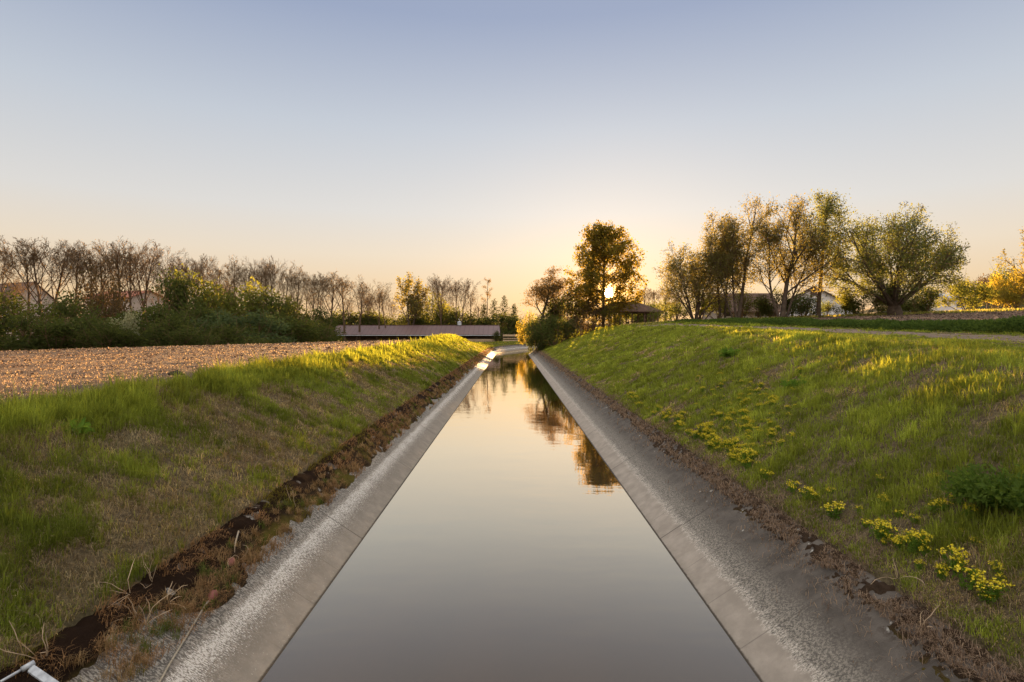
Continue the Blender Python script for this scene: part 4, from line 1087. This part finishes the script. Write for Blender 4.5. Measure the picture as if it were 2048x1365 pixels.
def flower_proto(seed, n, r, hgt):
    rs = np.random.default_rng(seed); m = MB(); P = []; tips = []
    for k in range(n):
        a = rs.uniform(0, 6.28); q = r*math.sqrt(rs.uniform(0, 1)); top = np.array([math.cos(a)*q, math.sin(a)*q, hgt*rs.uniform(.75, 1.1)*(1-.35*(q/r)**2)])
        b = np.array([top[0]*.45, top[1]*.45, -.02]); m.tube([b, (b+top)/2+[0, 0, .02], top], [.004, .003, .002], 3, False); tips.append(top)
        for _ in range(9): f = rs.uniform(.15, .9); P.append(b+(top-b)*f)
    lv, lq = leaves_np(rs, np.array(P), .055, 3.2)
    v = np.concatenate([np.array(m.v), lv]); q = np.concatenate([np.array(m.q), lq+len(m.v)])
    fol = np_mesh('foliage', v, q, None, [L['weed']])
    F = []
    for tp in tips:
        c = tp+rs.normal(0, 1, (11, 3))*np.array([.022, .022, .010]); F.append(c)
    fv, fq = leaves_np(rs, np.concatenate(F), .022, 1.0, 0, 2.0)
    return fol, np_mesh('flower_head', fv, fq, None, [M['petal']])
FP = [flower_proto(71, 16, .13, .22), flower_proto(72, 26, .17, .26), flower_proto(73, 9, .10, .18)]
def clump(P, v, k, label, group='yellow flower clumps on the right bank'):
    if float(path_st(P[0], P[1])[1]) < 4.12:
        t = 4.12+(abs(P[0]*37.7) % 1)*.15; P = Vector((t, P[1], hs(t, P[1])))
    o = empty('flower_clump', P, (P[0]*7.3+P[1]*3.1) % 6.28); o.scale = (k, k*(.75+.5*((P[1]*13.7) % 1)), k*(.75+.6*((P[0]*17.3) % 1)))
    link('foliage', FP[v][0], o); link('flower_head', FP[v][1], o)
    tag(o, label, 'flowers', group)
for px, py, v, k, lab in [(1722, 1112, 1, .8, 'dense dome of yellow flowers at the lining edge, largest yellow clump'), (1776, 1150, 1, .75, 'wide yellow flower clump just below the largest one at the lining edge'),
    (1642, 1056, 0, 1.0, 'yellow flower clump up the lining edge from the largest one'), (1598, 1018, 0, .9, 'yellow flower clump beside the first bend of the right lining litter, small'),
    (1552, 1008, 2, .9, 'small yellow flower clump at the lining edge above the mossy concrete'), (1512, 975, 2, .9, 'small yellow flower clump on the lining edge over the moss strip'),
    (1895, 1215, 2, 1.1, 'yellow flower tuft in the grass near the lower right corner'), (1950, 1232, 0, .9, 'yellow flower clump low at the right, in deep grass'),
    (1876, 1170, 0, .8, 'thin yellow flower plants inside the bank right of the wide clump')]:
    clump(hit(px, py), v, k, lab)
rs = np.random.default_rng(5)
for k in range(44):          # the band along the edge of the lining
    px = rs.uniform(1262, 1500); py = 812+(px-1262)*.62-abs(rs.normal(0, 24))
    clump(hit(px, py), int(rs.integers(0, 3)), rs.uniform(.4, .9), 'bright yellow flower clump in the band along the top of the right concrete lining', 'yellow flowers along the right lining')
for k in range(190):         # the patch on the slope
    u = rs.normal(0, 1); w = rs.normal(0, 1); px = 1478+w*56-u*8; py = 832+u*50
    if not (735 < py < 960 and 1330 < px < 1650): continue
    clump(hit(px, py), int(rs.integers(0, 3)), rs.uniform(.28, .6), 'small yellow flower clump in the large patch halfway up the right bank', 'yellow flowers in the patch on the right bank')
for k in range(34):
    clump(hit(rs.uniform(1600, 2040), rs.uniform(960, 1240)), 2, rs.uniform(.4, .7), 'sparse yellow flowers scattered in the grass near the lower right corner', 'scattered yellow flowers low on the right')

def weed(px, py, W, H, label, seed, n, size, group=None, mat='weed'):
    rs = np.random.default_rng(seed); P = hit(px, py); o = empty('leafy_weed', P); tips = []; m = MB()
    for k in range(n):
        a = rs.uniform(0, 6.28); q = math.sqrt(rs.uniform(0, 1)); tp = np.array([math.cos(a)*q*W, math.sin(a)*q*W, H*rs.uniform(.35, 1)*(1-.5*q*q)])
        b = np.array([tp[0]*.3, tp[1]*.3, -.03]); m.tube([b, (b+tp)/2+[0, 0, .03], tp], [.005, .004, .002], 3, False)
        for _ in range(7): tips.append(b+(tp-b)*rs.uniform(.3, 1.05)+rs.normal(0, .02, 3))
    lv, lq = leaves_np(rs, np.array(tips), size, 2.0, .2, .8)
    m.build('stem', L['weed'], o); link('foliage', np_mesh('foliage', lv, lq, None, [L[mat]]), o)
    tag(o, label, 'weed', group)
weed(2015, 1010, .55, .42, 'large bright green leafy weed cut by the right edge of the photo', 12, 240, .07, mat='nettle')
weed(150, 866, .16, .16, 'dark broad leaved weed on the upper left bank', 13, 16, .13)
weed(1590, 775, .0 + .3, .2, 'round dark green leafy weed high on the right bank', 14, 30, .1)
weed(1462, 712, .4, .3, 'rounded green weed near the crest of the right bank', 15, 36, .12)

# ------------------------------------------------------------------ things on the left lining
def float_line():
    def on(px, py, up=.02): p = hit(px, py); p.z += up; return p
    f1, f2 = on(420, 1203, .035), on(457, 1134, .03)
    pts = [on(300, 1400), on(330, 1345), on(372, 1275), on(405, 1222, .035), f1, on(436, 1172), on(447, 1148, .03), f2, on(464, 1115), on(468, 1090), on(474, 1068)]
    o = empty('float_line', pts[1]); B = Vector(o.location)
    MB().tube([p-B for p in pts], .011, 6).build('rope', M['rope'], o, True)
    for f, a, b in ((f1, pts[3], pts[5]), (f2, pts[6], pts[8])):
        d = (b-a).normalized(); r = [0, .026, .042, .052, .052, .042, .026, 0]; u = [-.105, -.085, -.055, -.018, .018, .055, .085, .105]
        MB().tube([f-B+d*q for q in u], [max(q, .008) for q in r], 14).build('float', M['float'], o, True)
    tag(o, 'grey rope with two faded red floats lying on the left concrete lining', 'rope')
float_line()
def bracket():
    c = at(50, 1337, 4.25); o = empty('steel_frame', c); e = at(-60, 1400, 4.0)-c; f = at(140, 1400, 4.02)-c
    MB().tube([(0, 0, 0), e], .011, 8).build('round_bar', M['steel'], o, True)
    d = f.normalized(); w = Vector((.0, -.045, -.03)); n = Vector((0, 0, -.012))
    a = Vector((.012, .012, .004)); pts = [a, a+d*.9, a+d*.9+w, a+w]
    MB().hexa([p+n for p in pts]+[tuple(p) for p in pts]).build('flat_bar', M['steel'], o)
    s = e.normalized(); MB().tube([s*-.03, s*.05], .021, 10).build('sleeve', M['steel'], o, True)
    q = c+d*.25+w*.5; MB().tube([d*.25+w*.5, d*.25+w*.5+Vector((0, 0, -.5))], .016, 8).build('leg', M['steel'], o, True)
    q = e*.8; MB().tube([q, q+Vector((0, 0, -.45))], .011, 8).build('leg', M['steel'], o, True)
    tag(o, 'galvanised steel frame corner at the top of the left lining', 'steel frame')
bracket()
def dry_stems():
    rs = np.random.default_rng(61)
    for k, (px, py) in enumerate([(80, 1330), (265, 1240), (300, 1170), (285, 1255), (475, 1125), (590, 1020), (255, 1195), (330, 1210), (1800, 1160), (1850, 1270)]):
        p = np.array(hit(px, py)); m = MB()
        for j in range(5):
            d = rs.normal(0, .5, 3); d[2] = abs(d[2])+.35; d /= np.linalg.norm(d); P = polyline(rs, np.zeros(3)-[0, 0, .01], d, rs.uniform(.2, .45), 5, .22, -.08)
            m.tube(P, [.0035]*5+[.0015], 3, False)
        o = m.build('dry_stem', M['board'], None, False, p)
        tag(o, ['thin dry stalk above the steel frame in the left corner', 'tangled dry stalks under the rope on the left moss', 'dry stalks on the dark edge of the left moss', 'bent dry stalks at the lower border of the left moss',
                'dry stalks rising beside the upper red float', 'dry stalks on the left moss further up the canal', 'dry stalks at the grass edge above the left moss', 'dry stalks between the moss edge and the lower red float',
                'dry stalks on the litter edge of the right lining', 'dry stalks on the right lining near the lower right corner'][k], 'dry stalks')
dry_stems()
p = hit(352, 750); m = MB(); rs = np.random.default_rng(3)
m.lathe([(.16, -.03), (.15, .03), (.10, .08), (.04, .10), (.002, .105)], (0, 0, 0), 11)
m.v = [tuple(np.array(v)*(1+rs.normal(0, .08))*np.array([1.5, 1, 1])) for v in m.v]
tag(m.build('molehill', plain('dark_earth', (.03,.02,.014), .95, .4, 12, .02), None, False, p), 'dark molehill at the edge between ploughed field and left grass', 'molehill')

# ------------------------------------------------------------------ light, sky, camera
def world():
    w = bpy.data.worlds.new('World'); sc.world = w; w.use_nodes = True; t = w.node_tree; t.nodes.clear()
    N = lambda k: t.nodes.new(k)
    out, bg = N('ShaderNodeOutputWorld'), N('ShaderNodeBackground'); t.links.new(bg.outputs[0], out.inputs[0])
    tc = N('ShaderNodeTexCoord'); nrm = N('ShaderNodeVectorMath'); nrm.operation = 'NORMALIZE'; t.links.new(tc.outputs['Generated'], nrm.inputs[0])
    sep = N('ShaderNodeSeparateXYZ'); t.links.new(nrm.outputs[0], sep.inputs[0])
    def mth(op, a, b=0., clamp=False):
        n = N('ShaderNodeMath'); n.operation = op; n.use_clamp = clamp
        for s, v in ((n.inputs[0], a), (n.inputs[1], b)):
            if isinstance(v, bpy.types.NodeSocket): t.links.new(v, s)
            else: s.default_value = v
        return n.outputs[0]
    def lin(c): return tuple((v/255/12.92 if v/255 <= .04045 else ((v/255+.055)/1.055)**2.4) for v in c)
    rp = N('ShaderNodeValToRGB'); t.links.new(sep.outputs[2], rp.inputs[0]); e = rp.color_ramp.elements
    stops = SKY_STOPS
    while len(e) < len(stops): e.new(.5)
    for k, (p, c) in enumerate(stops): e[k].position = p; e[k].color = (*lin(c), 1)
    dot = N('ShaderNodeVectorMath'); dot.operation = 'DOT_PRODUCT'; t.links.new(nrm.outputs[0], dot.inputs[0])
    dot.inputs[1].default_value = (math.sin(SUN_AZ)*math.cos(SUN_EL), math.cos(SUN_AZ)*math.cos(SUN_EL), math.sin(SUN_EL))
    dp = mth('MAXIMUM', dot.outputs['Value'], 0)
    acc = rp.outputs[0]
    def add(col_, fac):
        nonlocal acc
        m = N('ShaderNodeMix'); m.data_type = 'RGBA'; m.blend_type = 'ADD'; t.links.new(fac, m.inputs[0]); t.links.new(acc, m.inputs[6]); m.inputs[7].default_value = (*col_, 1); m.clamp_factor = False; acc = m.outputs[2]
    for n, c in SKY_GLOW: add(c, mth('POWER', dp, n))
    sky = N('ShaderNodeTexSky'); sky.sky_type = 'NISHITA'; sky.sun_disc = False; sky.sun_elevation = SUN_EL; sky.sun_rotation = SUN_AZ
    sky.dust_density = 2.0; sky.ozone_density = 2.0
    sm = N('ShaderNodeVectorMath'); sm.operation = 'SCALE'; t.links.new(sky.outputs[0], sm.inputs[0]); sm.inputs['Scale'].default_value = NISHITA
    m = N('ShaderNodeMix'); m.data_type = 'RGBA'; m.blend_type = 'ADD'; m.inputs[0].default_value = 1; t.links.new(acc, m.inputs[6]); t.links.new(sm.outputs[0], m.inputs[7])
    acc = m.outputs[2]
    def ss(v, a, b):
        n = N('ShaderNodeMapRange'); n.interpolation_type = 'SMOOTHSTEP'; t.links.new(v, n.inputs[0]); n.inputs[1].default_value = a; n.inputs[2].default_value = b; return n.outputs[0]
    add(SKY_FILL_UP, ss(sep.outputs[2], .54, .8))                      # fill light added to the unseen sky overhead and behind the viewer
    add(SKY_FILL_BACK, mth('MULTIPLY', ss(mth('MULTIPLY', sep.outputs[1], -1), 0, .5), ss(sep.outputs[2], 0.02, .2)))
    t.links.new(acc, bg.inputs[0]); bg.inputs[1].default_value = SKY_K
    w.cycles.sampling_method = 'MANUAL'; w.cycles.sample_map_resolution = 2048
NISHITA = .008; SKY_FILL_UP = (1.25, 1.12, .88); SKY_FILL_BACK = (.75, .66, .52); SKY_K = .11
SKY_STOPS = [(0, (232,182,126)), (.06, (236,204,160)), (.13, (233,217,195)), (.20, (220,217,213)), (.33, (194,201,211)), (.48, (153,166,193)), (.75, (140,150,180)), (1, (150,155,175))]
SKY_GLOW = [(6, (.045,.04,.035)), (40, (.11,.07,.035)), (400, (.16,.07,.0)), (1500, (.4,.19,.02)), (6000, (2.5,1.2,.2)), (36000, (70, 42, 14))]
world()
sl = bpy.data.lights.new('sun', 'SUN'); sl.energy = 5.0; sl.angle = R(.5); sl.color = (1.0, .56, .22)
so = bpy.data.objects.new('sun', sl); col.objects.link(so)
so.rotation_euler = Vector((-math.sin(SUN_AZ)*math.cos(SUN_EL), -math.cos(SUN_AZ)*math.cos(SUN_EL), -math.sin(SUN_EL))).to_track_quat('-Z', 'Y').to_euler()

cam = bpy.data.cameras.new('camera'); cam.lens = 20.0; cam.sensor_width = 36; cam.clip_end = 6000; cam.clip_start = .1
co = bpy.data.objects.new('camera', cam); col.objects.link(co); co.location = (0, 0, CAMZ)
co.rotation_euler = (R(90)-math.atan((682.5-HY)/FPX), 0, 0)
sc.camera = co
sc.render.engine = 'CYCLES'
sc.view_settings.view_transform = 'Standard'; sc.view_settings.look = 'None'; sc.view_settings.exposure = 3.18; sc.view_settings.gamma = 1
c = sc.cycles; c.max_bounces = 6; c.diffuse_bounces = 3; c.glossy_bounces = 3; c.transmission_bounces = 4; c.transparent_max_bounces = 6
c.sample_clamp_indirect = 2; c.sample_clamp_direct = 0; c.use_denoising = True; c.caustics_reflective = False; c.caustics_refractive = False
